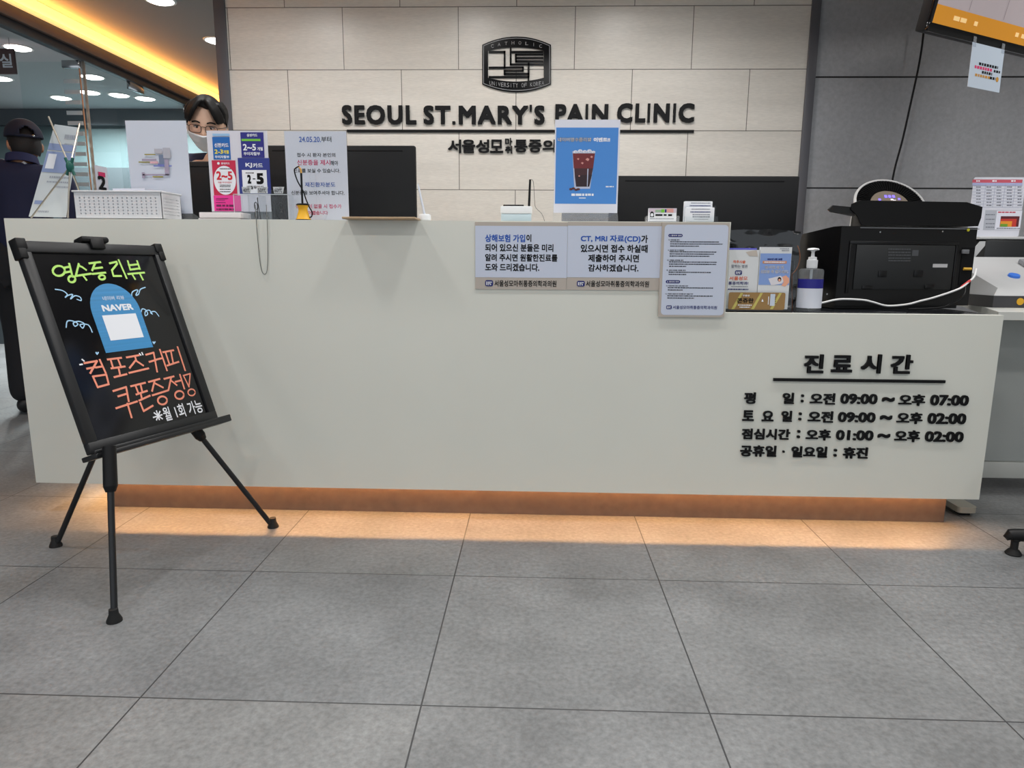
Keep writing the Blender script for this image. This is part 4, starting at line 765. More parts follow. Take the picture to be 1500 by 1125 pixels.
# hand sanitizer
cy = 1.115; F = FY(cy); r = (L(F, kL(1385, 800))[0]-L(F, kL(1062, 800))[0])/2; cx = (L(F, kL(1385, 800))[0]+L(F, kL(1062, 800))[0])/2
zf = lambda y: L(FY(cy-r*.6), kL(1240, y))[1]-ZLOW
t = thing('hand_sanitizer', 'clear hand sanitizer bottle with white pump and blue and white label', 'bottle', (cx, cy, ZLOW)); c0 = (cx, cy, ZLOW+.0003)
zs = zf(415); zl0, zl1, zl2 = zf(950), zf(680), zf(552)
MB().lathe([(r*.94, 0), (r, .004), (r, zs-.006), (r*.9, zs), (r*.34, zs+.002), (r*.34, zs+.008)], c0, 36).obj('bottle_body', glass('bottle_clear', (.74, .78, .8), 1.5, .02, .1), t)
MB().lathe([(r+.0006, zl0), (r+.0006, zl1)], c0, 36, caps=False).obj('white_label', mat('label_white', (206, 210, 222), .55), t); MB().lathe([(r+.0007, zl1), (r+.0007, zl2)], c0, 36, caps=False).obj('blue_label', mat('label_blue', (26, 26, 128), .45), t)
MB().lathe([(r*.42, zs+.003), (r*.44, zs+.008), (r*.44, zf(290)), (r*.34, zf(285)), (r*.34, zf(250)), (r*.15, zf(245)), (r*.13, zf(180)), (r*.18, zf(165)), (r*.5, zf(150)), (r*.42, zf(130)), (r*.1, zf(122))], c0, 28).bx(cx-r*.14, cx+r*.14, cy-r*.9, cy, ZLOW+zf(155), ZLOW+zf(130), bev=.003).obj('pump', WHITE, t)
MB().cyl((cx, cy, ZLOW+.01), (cx, cy, ZLOW+zs-.001), .0035, n=10).cyl((cx, cy, ZLOW+zf(545)), (cx, cy, ZLOW+zs-.002), .0045, n=12).obj('dip_tube', mat('tube_white', (216, 220, 224), .4), t)
# printer: rear towards the visitor
PO = V((1.918, 1.265, ZLOW)); ya = math.radians(8); FP = frame(PO, (math.cos(ya), math.sin(ya), 0), (-math.sin(ya), math.cos(ya), 0)); FPF = frame(PO, (math.cos(ya), math.sin(ya), 0), (0, 0, 1))
pb = mat('printer_black', (13, 13, 15), .3, spec=.4); pd = mat('printer_dull', (20, 20, 22), .5)
t = thing('printer', 'large black multifunction printer seen from behind on the lower counter end', 'printer', PO); PW = .525
m = MB(); YZ = Matrix(((0, 0, 1, 0), (1, 0, 0, 0), (0, 1, 0, 0), (0, 0, 0, 1)))
m.prism([(0, .012), (.30, .012), (.30, .2), (.27, .275), (.05, .295), (.0, .295)], .0, PW, M=FP @ YZ)
m.obj('body', pb, t)
MB().bx(.01, PW-.03, .02, .29, .0005, .0115, M=FP).obj('base', pd, t)
lp = L(FPF, ID(1262, 319)), L(FPF, ID(1247, 298)), L(FPF, ID(1446, 300))
m = MB(); lid = [(lp[0][0], .298), (PW-.004, .300), (PW+.004, .33), (PW+.004, .368), (PW-.06, .384), (lp[1][0]+.03, .384), (lp[1][0], .372), (lp[1][0]-.002, .352), (lp[1][0]+.02, .335)]
m.loft([[(x+max(0, (.2-x)/.16)*s*.17, y, z) for x, z in lid] for y, s in ((-.006, 0), (.0, 0), (.27, 1), (.285, 1))], 0, True, M=FP); m.obj('scanner_lid', mat('lid_black', (9, 9, 11), .4, spec=.3), t)
w0 = L(FPF, ID(1214, 308)); w1 = L(FPF, ID(1232, 301)); w2 = L(FPF, ID(1290, 312))
m = MB(); tr = [(w0[0], .352), (w0[0]+.015, .366), (w1[0]+.03, .362), (w2[0], .352), (w2[0], .33), (lp[1][0]+.0, .338), (w0[0]+.01, .343)]
m.loft([[(x+s*max(0, w2[0]-x), y, z) for x, z in tr] for y, s in ((.0, 0), (.01, 0), (.10, .5), (.11, .55))], 0, True, M=FP); m.obj('paper_tray', mat('tray_black', (14, 14, 16), .4), t)
FR = frame(PO, (math.cos(ya), math.sin(ya), 0), (0, 0, 1)); k7 = K(1040, 240, 3.261)
b = BB(FR, k7, 655, 370, 1175, 618); m = MB()
for q in ((b[0], b[2], b[3]-.012, b[3]), (b[0], b[0]+.012, b[1], b[3]-.012), (b[2]-.012, b[2], b[1], b[3]-.012)): m.bx(q[0], q[1], q[2], q[3], .0003, .005, bev=.002, M=FR)
m.obj('duct_frame', pb, t)
b = BB(FR, k7, 690, 388, 1158, 600); g = MB().bx(b[0], b[2], b[1], b[3], .0003, .004, bev=.002, M=FR).obj('rear_cover', mat('cover_black', (24, 26, 28), .5), t)
m = MB()
for q in ((800, 510, 840, 540), (970, 508, 1012, 540), (722, 580, 770, 598), (1022, 578, 1068, 596)): b = BB(FR, k7, *q); m.bx(b[0], b[2], b[1], b[3], .0041, .007, bev=.001, M=FR)
m.obj('latch', pb, g)
m = MB(); m.R(FR, k7, 1060, 478, 1130, 495, 0, .0047); m.obj('serial_label', mat('label_silver', (190, 190, 192), .4), g)
m = MB()
for y in (405, 420, 433, 448, 460): m.dash(FR, k7, 848, y, 955, y+6, 0, .0047)
m.R(FR, k7, 962, 412, 992, 440, 0, .0047); m.obj('rating_print', mat('print_dim', (74, 76, 80), .5), g)
b = BB(FR, k7, 1195, 400, 1290, 580); MB().bx(b[0], min(b[2], PW-.002), b[1], b[3], .0003, .002, M=FR).obj('port_panel', INK, t)
q = L(FR, k7(1232, 316)); MB().cyl(FR @ V((q[0], q[1], .0002)), FR @ V((q[0], q[1], .003)), .0055, n=16).obj('yellow_dot', mat('dot_yellow', (196, 190, 40), .5), t)
m = MB()
for x, y in ((812, 326), (1110, 323), (558, 622)): q = L(FR, k7(x, y)); m.cyl(FR @ V((q[0], q[1], .0002)), FR @ V((q[0], q[1], .002)), .003, n=12)
m.obj('screw', CHROME, t)
m = MB(); q0, q1 = L(FR, k7(720, 284)), L(FR, k7(1290, 276)); m.bx(q0[0], q1[0], .2885, .2915, .0005, .002, M=FR); m.obj('seam_line', mat('seam_grey', (120, 122, 126), .3), t)
b = BB(FR, k7, 1215, 410, 1272, 430); MB().bx(PW-.055, PW-.03, b[1], b[3], .0021, .012, bev=.002, M=FR).obj('usb_plug', mat('plug_grey', (110, 112, 116), .4), t)
q = L(FR, ID(1424, 394)); MB().cyl(FR @ V((PW-.04, q[1], .004)), FR @ V((PW-.012, q[1], .008)), .005, n=12).obj('yellow_plug', mat('plug_yellow', (206, 160, 40), .45), t)
# white network cable drooping behind the printer
yc_ = 1.225
cp = [onY(1430, 394, 1.31), onY(1427, 405, 1.28), onY(1420, 412, 1.26), onY(1405, 423, yc_), onY(1371, 435, yc_), onY(1348, 441, yc_), onY(1328, 446, yc_), onY(1300, 448, yc_), onY(1280, 443, yc_), onY(1264, 439.5, yc_), onY(1230, 438.5, yc_), onY(1203, 444, yc_), onY(1185, 447, yc_)]
t = thing('network_cable', 'white cable with a red sleeve drooping across the back of the printer', 'cable', cp[7])
MB().tube(cp, .0036, 8).obj('cable', mat('cable_white', (222, 222, 222), .45), t); MB().tube([cp[2]*.9+cp[1]*.1, cp[2]*.5+cp[3]*.5, cp[3]*.8+cp[2]*.2], .0046, 8).obj('red_sleeve', mat('sleeve_red', (200, 70, 70), .5), t)
tag(MB().tube([onY(1414, 415, 1.33), onY(1412, 432, 1.29), onY(1395, 444, 1.23), onY(1375, 451, 1.19), onY(1330, 453, 1.17)], .003, 8).obj('power_cord', BLACK), 'thin black cord curling down at the right end of the printer', 'cord')
# air purifier
t = thing('air_purifier', 'round white-rimmed black air purifier with lit display behind the printer', 'air purifier', (2.43, 2.12, 0))
ctr = onY(1304, 301, 2.1); R_ = .164; tl = math.radians(40); FA = frame(ctr, (1, 0, 0), (0, math.sin(tl), math.cos(tl)) if False else (0, math.cos(PI/2-tl), math.sin(PI/2-tl)))
wm = mat('purifier_white', (226, 227, 226), .4)
top = [FA @ V((R_*math.cos(2*PI*k/48), R_*math.sin(2*PI*k/48), 0)) for k in range(48)]
low = [V((ctr.x+R_*math.cos(2*PI*k/48), ctr.y+R_*math.sin(2*PI*k/48)*.95+.03, z)) for z in (0,) for k in range(48)]
mid = [V((ctr.x+R_*math.cos(2*PI*k/48), ctr.y+R_*math.sin(2*PI*k/48)*.95+.03, ctr.z-.22)) for k in range(48)]
MB().loft([low, mid, top]).obj('body', wm, t)
MB().lathe([(R_-.009, .0005), (R_-.009, .006), (R_, .006), (R_+.002, 0), (R_-.001, -.01)], (0, 0, 0), 48, M=FA, caps=False).obj('rim', mat('rim_white', (240, 240, 240), .35), t)
g = MB().lathe([(.088, .001), (R_-.0095, .003)], (0, 0, 0), 48, M=FA, caps=False).obj('vent_plate', INK, t)
m = MB()
for k in range(72):
    a = 2*PI*k/72; m.bx(.092, R_-.012, -.0016, .0016, .0032, .008, M=FA @ Matrix.Rotation(a, 4, 'Z'))
m.obj('vent_fins', mat('fin_black', (26, 26, 28), .4), g)
d = MB().lathe([(.001, .0075), (.086, .0065), (.09, .003)], (0, 0, 0), 48, M=FA).obj('display', mat('display_bronze', (184, 168, 152), .25, .3), t)
m = MB()
for x, y, w_, h_ in ((-.012, .05, .012, .016), (.006, .05, .012, .016), (.024, .05, .012, .016), (-.045, .03, .011, .011), (.046, .034, .011, .011)): m.rect(x-w_/2, y-h_/2, x+w_/2, y+h_/2, .0084, 0, FA)
for x, y, w_, h_ in ((.012, .03, .012, .008), (.022, .026, .014, .003), (-.01, .014, .04, .003), (.02, .012, .02, .003)): m.rect(x-w_/2, y-h_/2, x+w_/2, y+h_/2, .0084, 1, FA)
m.obj('indicator_lights', [mat('led_violet', (128, 110, 255), .5, emit=1.4), mat('led_white', (240, 240, 250), .5, emit=.8)], d)
# ================================================================ television, its hanging paper and cord
z0 = 1.70; A = onZ(1358.5, 45, z0); d = V((.875, .484, 0)).normalized(); tilt = math.radians(12); n0 = V((d.y, -d.x, 0)); upv = V((0, 0, 1))*math.cos(tilt)+n0*math.sin(tilt)
FT = frame(A, d, upv); TW, TH = .97, .56
t = thing('television', 'ceiling-hung television with an orange band on screen, top right corner', 'television', (A+d*TW/2+upv*TH/2))
MB().bx(0, TW, 0, TH, -.05, -.012, bev=.006, M=FT).obj('back_shell', BLACK, t)
m = MB(); bz = .014
for q in ((0, TW, 0, .028), (0, TW, TH-bz, TH), (0, bz, .028, TH-bz), (TW-bz, TW, .028, TH-bz)): m.bx(*q, -.012, 0, bev=.002, M=FT)
m.obj('bezel', GLOSSBLACK, t)
scr = MB().rect(bz, .028, TW-bz, TH-bz, -.003, 0, FT).obj('screen', mat('screen_lilac', (150, 140, 142), .15, emit=.55), t)
m = MB(); m.rect(bz, .028, TW-bz, .085, -.002, 0, FT)
rn = random.Random(2)
for x in (.12, .16, .24, .50, .54, .58): m.rect(x, .05, x+rn.uniform(.02, .035), .064, -.001, 1, FT)
for x in (.19, .40, .62, .8): m.rect(x, .09, x+.002, TH-bz, -.001, 2, FT)
m.obj('screen_image', [mat('screen_orange', (190, 128, 40), .2, emit=.42), mat('screen_text', (226, 190, 130), .2, emit=.5), mat('screen_line', (112, 104, 108), .2, emit=.3)], scr)
MB().bx(TW/2-.03, TW/2+.03, TH/2-.03, TH/2+.03, -.09, -.05, M=FT).obj('mount_plate', BLACK, t)
pm = FT @ V((TW/2, TH/2, -.085)); MB().cyl(pm, (pm.x, pm.y, CEIL-.0005), .02, n=16).obj('mount_pole', BLACK, t)
kT = K(1340, 0, 7.5); Fh = FT @ Matrix.Translation((0, 0, .004)); fh = frame(Fh.col[3].to_3d(), d, (0, 0, 1))
ptl, ptr = L(fh, kT(635, 465)), L(fh, kT(985, 545)); pbl = L(fh, kT(560, 980))
x0, x1 = ptl[0], ptr[0]; y1 = (ptl[1]+ptr[1])/2; y0 = pbl[1]+.01
t = thing('hanging_notice', 'white laminated notice taped below the television', 'sign', fh @ V(((x0+x1)/2, y1, 0)))
MB().bx(x0, x1, y0, y1, -.0005, .0008, M=fh).obj('sheet', mat('laminate', (200, 212, 226), .2), t)
m = MB(); W_, H_ = x1-x0, y1-y0
def hb_(u, v, wd, h, c):
    x = x0+u*W_; xe = x0+(u+wd)*W_; yy = y0+v*H_; r_ = random.Random(int(u*100+v*1000))
    while x < xe: q = min(.012*r_.uniform(.7, 1.3), xe-x); m.rect(x, yy, x+q, yy+h*H_, .0013, c, fh); x += q+.004
for a in ((.26, .53, .6, .06, 0), (.14, .44, .56, .065, 1), (.74, .44, .2, .055, 0), (.38, .355, .32, .06, 0), (.18, .265, .46, .06, 2), (.64, .265, .18, .06, 0)): hb_(*a)
m.poly(circ(x0+.88*W_, y0+.29*H_, .009, n=16), .0013, 2, fh)
m.obj('print', [INK, PINKINK, mat('ink_ochre', (196, 140, 50), .6)], t)
m = MB(); m.bx(x0+.002, x0+.02, y1-.014, y1+.02, .001, .0016, M=fh).bx(x1-.02, x1-.002, y1-.014, y1+.02, .001, .0016, M=fh); m.obj('tape', MILKY, t)
yk_ = 2.44
tag(MB().tube([onY(1357, 0, yk_), onY(1352, 56, yk_), onY(1345.7, 97, yk_), onY(1335, 147, yk_), onY(1322, 205, yk_), onY(1308, 260, yk_), onY(1300, 330, yk_), onY(1298, 420, yk_)], .005, 8).obj('power_cord', BLACK), 'black power cord hanging down the dark wall from the television', 'cord')
# ================================================================ white desk, blood pressure monitor, chart
dz = .75; dm = mat('desk_white', (206, 207, 202), .4); D0 = onZ(1463, 457, dz); D1 = onZ(1411, 440, dz)
t = thing('side_desk', 'white desk right of the counter end on a long metal foot', 'desk', (3.0, 1.5, 0))
MB().prism([(D0.x, D0.y), (4.0, D0.y), (4.0, 2.05), (D1.x, 2.05), (D1.x, D1.y)], dz-.028, dz).obj('desktop', dm, t)
ft = mat('desk_foot', (176, 172, 160), .4, .2)
fx = onZ(1417, 757, 0).x
m = MB(); m.prism(rrect(fx-.035, 1.165, fx+.035, 1.9, .018), .014, .036); m.obj('foot', ft, t)
MB().bx(fx-.02, fx+.02, 1.185, 1.215, .0005, .0138).bx(fx-.02, fx+.02, 1.84, 1.87, .0005, .0138).obj('foot_glide', BLACK, t)
MB().bx(fx-.025, fx+.03, 1.44, 1.64, .0365, dz-.0285, bev=.004).obj('leg_column', mat('column_grey', (128, 130, 124), .45), t)
MB().bx(fx+.031, 3.95, 1.46, 1.48, .13, dz-.03).obj('modesty_panel', mat('panel_grey', (176, 180, 178), .45), t)
MB().bx(fx+.031, 3.95, 1.45, 1.485, .06, .128, bev=.004).obj('bottom_rail', dm, t)
kM = K(1400, 240, 4.69); Yb = 1.42; F = FY(Yb)
t = thing('blood_pressure_monitor', 'white and grey blood pressure monitor with a blue button on the side desk', 'medical device', (onY(1470, 440, Yb).x, Yb+.12, dz))
xl = onY(1428, 440, Yb+.1).x; xc = onY(1466, 446, Yb).x; XE = xl+.5; h1 = .045; h2 = L(F, kM(380, 860))[1]-dz
foot = [(xl, Yb+.34), (xl, Yb+.13), (xc-.03, Yb), (XE, Yb), (XE, Yb+.34)]
MB().prism(foot, dz+.0005, dz+h1).obj('base', mat('bp_grey', (62, 62, 66), .4), t)
zr = L(FY(Yb+.22), kM(330, 640))[1]; zf_ = dz+h1+.025
lo = [(x, y, dz+h1+.0005) for x, y in foot]; zy = lambda y: zf_+(zr-zf_)*(y-Yb-.02)/.31; up = [(x, y, zy(y)) for x, y in ((xl+.01, Yb+.33), (xl+.02, Yb+.15), (xc, Yb+.03), (XE, Yb+.02), (XE, Yb+.33))]
MB().loft([lo, up]).obj('housing', mat('bp_white', (190, 191, 192), .35), t)
def onh(px, py):
    n = (V(up[3])-V(up[2])).cross(V(up[4])-V(up[2])).normalized(); n = n if n.z > 0 else -n; o = V(up[2]); dd = ray(px, py); return CAM+dd*((o-CAM).dot(n)/dd.dot(n)), n
p, n = onh(1485, 405); MB().cyl(p+n*.0003, p+n*.008, .022, .020, n=28).obj('start_button', mat('button_blue', (64, 122, 222), .35), t)
p, n = onh(1500, 392); MB().bx(-.0, .09, -.05, .05, 0, .02, bev=.006, M=frame(p+n*.0, (1, 0, 0), n.cross(V((1, 0, 0))))).obj('readout_block', mat('bp_mid', (140, 142, 146), .4), t)
p = onY(1494, 444, Yb-.0004); MB().cyl((p.x, Yb-.0003, dz+.024), (p.x, Yb-.002, dz+.024), .0135, n=24).obj('round_sticker', mat('sticker_yellow', (222, 168, 36), .5), t)
# arm cuff arch behind
z0_, z1_ = zr-.002, L(FY(Yb+.36), kM(330, 500))[1]; xa = onY(1440, 360, Yb+.36).x
MB().bx(xa, XE, Yb+.345, Yb+.5, dz+.0005, z1_-.012, bev=.01).obj('cuff_tunnel', mat('cuff_black', (30, 32, 34), .4), t)
MB().bx(xa-.03, XE, Yb+.345, Yb+.52, z1_-.0115, z1_, bev=.004).obj('cuff_top', mat('bp_white', (190, 191, 192), .35), t)
MB().prism([(xl-.005, dz+h1), (xl+.03, dz+h1), (xa+.015, z1_-.02), (xa-.02, z1_-.02)], -.004, 0, M=FY(Yb+.35)).obj('side_web', mat('bp_white', (190, 191, 192), .35), t)
# laminated chart standing on the device
Yq = Yb+.40; F = FY(Yq); b = BB(F, kM, 103, 92, 460, 478); zb_ = z1_+.0008; XR_ = b[2]
t = thing('blood_pressure_chart', 'laminated chart with a red header and a red, orange and green grid behind the printer', 'sign', ((b[0]+b[2])/2, Yq, zb_))
MB().prism(rrect(b[0], zb_, XR_, b[3], .008), -.002, 0, M=F).obj('board', mat('chart_white', (214, 216, 226), .25), t)
m = MB(); m.R(F, kM, 114, 108, 458, 130, 0, .0005); m.R(F, kM, 114, 130, 458, 148, 1, .0005)
for i in range(8): m.R(F, kM, 114, 150+i*21, 458, 152+i*21, 2, .0006)
for x in (196, 262, 330, 400): m.R(F, kM, x, 130, x+2, 298, 2, .0006)
for i in range(7):
    for x0_, x1_ in ((140, 172), (210, 246), (280, 312), (350, 386), (424, 452)): m.dash(F, kM, x0_, 156+i*21, x1_, 163+i*21, 3, .0007, i)
for x0_, x1_ in ((140, 165), (250, 280), (380, 410)): m.dash(F, kM, x0_, 113, x1_, 124, 5, .0009)
m.R(F, kM, 195, 318, 450, 455, 4, .0005); m.R(F, kM, 275, 322, 448, 452, 10, .0006)
for y in (346, 378, 408, 432): m.dash(F, kM, 205, y, 268, y+7, 3, .0007)
m.dash(F, kM, 290, 328, 410, 338, 0, .0008)
for q, c in (((305, 360, 434, 432), 6), ((305, 378, 415, 432), 7), ((305, 394, 384, 432), 8), ((305, 413, 354, 432), 9)): m.R(F, kM, *q, c, .0008+.0003*(c-6))
m.dash(F, kM, 280, 440, 440, 447, 3, .0009)
m.obj('print', [mat('chart_red', (198, 88, 104), .5), mat('chart_blue', (170, 176, 214), .5), mat('chart_line', (160, 166, 190), .5), GREYINK, mat('chart_grey', (176, 180, 190), .5), PALE, mat('grid_maroon', (92, 32, 40), .5), mat('grid_red', (196, 60, 50), .5), mat('grid_orange', (232, 150, 50), .5), mat('grid_green', (110, 156, 50), .5), PAPER], t)
# stool with a five-star base at the right photo edge
e0 = onZ(1484, 812, 0); sc = V((e0.x+.30*.94, e0.y-.30*.342, 0)); t = thing('stool', 'black star-base stool foot with glides at the right photo edge', 'stool', sc); a0 = math.atan2(e0.y-sc.y, e0.x-sc.x); Rr = (e0-sc).length
for k in range(5):
    a = a0+k*2*PI/5; dd = V((math.cos(a), math.sin(a), 0)); e = sc+dd*Rr
    g = MB().tube([sc+V((0, 0, .085))+dd*.02, sc+V((0, 0, .08))+dd*Rr*.5, e+V((0, 0, .066)), e+dd*.012+V((0, 0, .06))], lambda u: .024-.006*u, 10).obj('base_arm', BLACK, t)
    MB().lathe([(.022, 0), (.024, .004), (.016, .016), (.011, .02), (.011, .045), (.016, .05), (.016, .056)], e, 18).obj('glide', mat('rubber', (16, 16, 17), .7), g)
MB().cyl(sc+V((0, 0, .06)), sc+V((0, 0, .2)), .026).cyl(sc+V((0, 0, .2)), sc+V((0, 0, .46)), .014).obj('column', CHROME, t)
MB().lathe([(.15, .46), (.175, .475), (.175, .51), (.15, .53), (.02, .535)], sc, 32).obj('seat', mat('stool_vinyl', (30, 30, 33), .5), t)
# ================================================================ people
def head_mesh(M, ear=True):
    """one closed head facing local -Y, centre at eye level, about 0.225 m tall"""
    m = MB(); n, mm = 48, 36; rs = []
    for i in range(mm+1):
        t = PI*i/mm; z = -math.cos(t); s = math.sin(t); row = []
        for k in range(n):
            a = 2*PI*k/n; x, y = s*math.cos(a), s*math.sin(a); X, Y, Z = x*.074, y*.094, z*.112
            fr = max(0, -y)
            if z < 0: X *= 1-.30*(-z)**1.6; Y = Y*(1-.16*(-z)**2)-.010*fr*(-z)
            if y > 0: Z += .010*y*(1-abs(z)); X *= 1+.05*y
            if y < 0: X *= 1-.06*fr*max(0, -z)
            g = lambda cx, cz, wx, wz: math.exp(-((x-cx)/wx)**2-((z-cz)/wz)**2) if y < 0 else 0
            Y -= .020*g(0, -.30, .16, .16)+.011*g(0, -.10, .13, .22)                 # nose
            Y += .009*(g(.36, .02, .20, .13)+g(-.36, .02, .20, .13))                 # eye sockets
            Y -= .005*(g(.34, .20, .26, .09)+g(-.34, .20, .26, .09))                 # brow
            Y -= .006*g(0, -.60, .22, .06)+.005*g(0, -.70, .2, .06); Y -= .006*g(0, -.90, .2, .12)   # lips, chin
            X += (.004 if x > 0 else -.004)*math.exp(-((z+.18)/.2)**2)*(1 if y < 0 else 0)*min(1, abs(x)*1.5)
            row.append((X, Y, Z))
        rs.append(row)
    m.loft(rs, 0, True)
    if ear:
        for sx in (-1, 1):
            E = Matrix.Translation((sx*.076, .012, -.012)) @ Matrix.Rotation(sx*-.35, 4, 'Z') @ Matrix.Rotation(.2, 4, 'X')
            m.ell((0, 0, 0), (.009, .017, .031), 14, 10, M=E); m.ell((sx*.004, .004, .004), (.006, .014, .024), 12, 8, M=E)
    return [M @ v for v in m.v], m.f
def hand_skin(wr, dr, palm_n, side):
    """palm and five separate bent fingers as skin chains"""
    dr = dr.normalized(); lat = dr.cross(palm_n).normalized()*side; P, Fc = [], []
    a = ([(wr, (.026, .018)), (wr+dr*.045, (.036, .016)), (wr+dr*.085, (.037, .014))], [(0, 1), (1, 2)]); parts = [a]
    for i, (o, ln) in enumerate(((.030, .070), (.010, .080), (-.011, .075), (-.031, .058))):
        b0 = wr+dr*.07+lat*o*.85; b1 = wr+dr*.092+lat*o; c = palm_n*-1
        parts.append(([(b0, .009), (b1, .0088), (b1+dr*ln*.45+c*.008, .0082), (b1+dr*ln*.75+c*.022, .0076), (b1+dr*ln*.93+c*.038, .0068)], [(0, 1), (1, 2), (2, 3), (3, 4)]))
    t0 = wr+dr*.03+lat*.022; parts.append(([(t0, .011), (wr+dr*.055+lat*.045-palm_n*.006, .0105), (wr+dr*.085+lat*.056-palm_n*.014, .009), (wr+dr*.105+lat*.058-palm_n*.02, .0078)], [(0, 1), (1, 2), (2, 3)]))
    for p, e in parts:
        v, f = reskin(p, e, 2); o = len(P); P += v; Fc += [[i+o for i in q] for q in f]
    return P, Fc
def body(name_par, M, J, skin, vox=.0075):
    """continuous body surface: torso, limbs, hands, neck and head remeshed into one"""
    vs, fs = [], []
    def put(v, f):
        o = len(vs); vs.extend(v); fs.extend([[i+o for i in q] for q in f])
    W = lambda p: M @ V(p)
    chain = [(W(J['pelvis']), .125), (W(J['waist']), .118), (W(J['chest']), .13), (W(J['neck0']), J.get('nr', (.058, .052))[0]), (W(J['neck1']), J.get('nr', (.058, .052))[1])]; E = [(0, 1), (1, 2), (2, 3), (3, 4)]
    for s in 'LR':
        o = len(chain); chain += [(W(J['sh'+s]), .060), (W(J['el'+s]), .042), (W(J['wr'+s]), .029)]; E += [(2, o), (o, o+1), (o+1, o+2)]
        o = len(chain); chain += [(W(J['hip'+s]), .088), (W(J['kn'+s]), .058), (W(J['an'+s]), .040), (W(J['toe'+s]), .036)]; E += [(0, o), (o, o+1), (o+1, o+2), (o+2, o+3)]
    put(*reskin(chain, E, 2))
    for s, sd in (('L', 1), ('R', -1)):
        wr = W(J['wr'+s]); d = wr-W(J['el'+s]); pn = (M.to_3x3() @ V(J.get('palm'+s, (sd*1.0, 0, 0)))).normalized(); put(*hand_skin(wr-d.normalized()*.01, d, pn, sd))
    put(*head_mesh(M @ J['head']))
    v, f = remesh(vs, fs, vox, 2); return MB().add(v, f).obj('body', skin, name_par)
def cloth(name, m_, par, M, pts, edges, sub=2, vox=.012):
    v, f = reskin([(M @ V(p), r) for p, r in pts], edges, sub); v, f = remesh(v, f, vox, 4); return MB().add(v, f).obj(name, m_, par)
skin = mat('skin', (226, 184, 158), .5); hair_m = mat('hair_black', (12, 10, 11), .6, bump=.4, vscale=60, spec=.25)
# ---- clerk in glasses and mask, leaning over the staff desk
hc = onY(303, 184, 1.70)
t = thing('person', 'clerk with black centre-parted hair, glasses and white mask behind the counter', 'person', (hc.x, 1.95, 0))
Mc = Matrix.Translation((hc.x, 1.95, 0)) @ Matrix.Rotation(math.radians(6), 4, 'Z'); Mi = Mc.inverted(); hl = Mi @ hc
J = dict(pelvis=(0, .06, .90), waist=(0, .04, 1.02), chest=(0, -.10, 1.245), neck0=(-.006, hl.y+.058, hl.z-.155), neck1=(-.004, hl.y+.035, hl.z-.09), nr=(.068, .060),
         shL=(.17, -.14, 1.305), elL=(.24, -.13, 1.0), wrL=(.16, -.28, .89), shR=(-.17, -.14, 1.305), elR=(-.24, -.13, 1.0), wrR=(-.16, -.28, .89), palmL=(0, 0, -1), palmR=(0, 0, -1),
         hipL=(.09, .06, .88), knL=(.10, .03, .48), anL=(.10, .07, .085), toeL=(.12, -.08, .05), hipR=(-.09, .06, .88), knR=(-.10, .03, .48), anR=(-.10, .07, .085), toeR=(-.12, -.08, .05))
J['palmL'] = (0, -.3, 1); J['palmR'] = (0, -.3, 1)
Hm = Matrix.Translation(hl) @ Matrix.Rotation(math.radians(10), 4, 'Z') @ Matrix.Rotation(math.radians(16), 4, 'X') @ Matrix.Rotation(math.radians(4), 4, 'Y') @ Matrix.Scale(.94, 4); J['head'] = Hm
body(t, Mc, J, skin, .0055)
HW = Mc @ Hm
# eyes and brows
g = MB()
for sx in (-1, 1): g.ell((sx*.029, -.0745, .002), (.0135, .009, .0058), 16, 10, M=HW)
eo = g.obj('eyes', mat('eye_white', (222, 216, 210), .25), t)
g = MB()
for sx in (-1, 1): g.ell((sx*.028, -.081, .000), (.0052, .0035, .0052), 14, 8, M=HW); g.tube([(sx*.016, -.083, .003), (sx*.029, -.0855, .0075), (sx*.043, -.079, .002)], .0013, 6, M=HW)
g.obj('irises', INK, eo)
g = MB()
for sx in (-1, 1): g.tube([(sx*.014, -.091, .020), (sx*.030, -.0915, .025), (sx*.047, -.082, .020)], .0030, 8, M=HW)
g.obj('eyebrows', hair_m, t)
# hair: cap plus thick locks swept from a centre parting
hm = MB(); n, mm = 40, 26; rs = []
for i in range(mm+1):
    tt = PI*(.0+.62*i/mm); row = []
    for k in range(n):
        a = 2*PI*k/n; x, y = math.sin(tt)*math.cos(a), math.sin(tt)*math.sin(a); z = math.cos(tt)
        lim = .64 if y < -.35 else -.42 if y > .2 else .64-(y+.35)/.55*1.06
        if z < lim: z2 = lim; q = math.sqrt(max(0, 1-z2*z2)); h = math.hypot(x, y) or 1; x, y, z = x/h*q, y/h*q, z2
        row.append((x*.086, y*.106+.002, z*.127+.004))
    rs.append(row)
hm.loft(rs[1:], 0, True)
vs, fs = list(hm.v), list(hm.f)
def lock(pts, r):
    v, f = reskin([(V(p), q) for p, q in zip(pts, r)], [(i, i+1) for i in range(len(pts)-1)], 2); o = len(vs); vs.extend(v); fs.extend([[i+o for i in q] for q in f])
for sx in (-1, 1):
    for j in range(7):
        u = j/6; y0 = -.052-.036*u; dn = .030-.012*u
        v0 = 1-u; P = [(sx*.003, -.062+.045*v0, .112+.012*v0), (sx*(.020+.004*v0), -.082+.035*v0, .104+.012*v0), (sx*(.037+.014*v0), -.098+.030*v0, .076+.010*v0), (sx*(.050+.020*v0), -.095+.034*v0, .046+.006*v0), (sx*(.058+.022*v0), -.086+.038*v0, .018+.004*v0)]
        lock(P, [.008, .0115, .0115, .010, .005])
    for j in range(5):
        y0 = -.035+.022*j; lock([(sx*.048, y0, .103), (sx*.073, y0, .07), (sx*.078, y0, .042), (sx*.074, y0+.004, .020-.006*j)], [.012, .012, .010, .005])
v, f = remesh([HW @ q for q in vs], fs, .005, 2)
MB().add(v, f).obj('hair', hair_m, t)
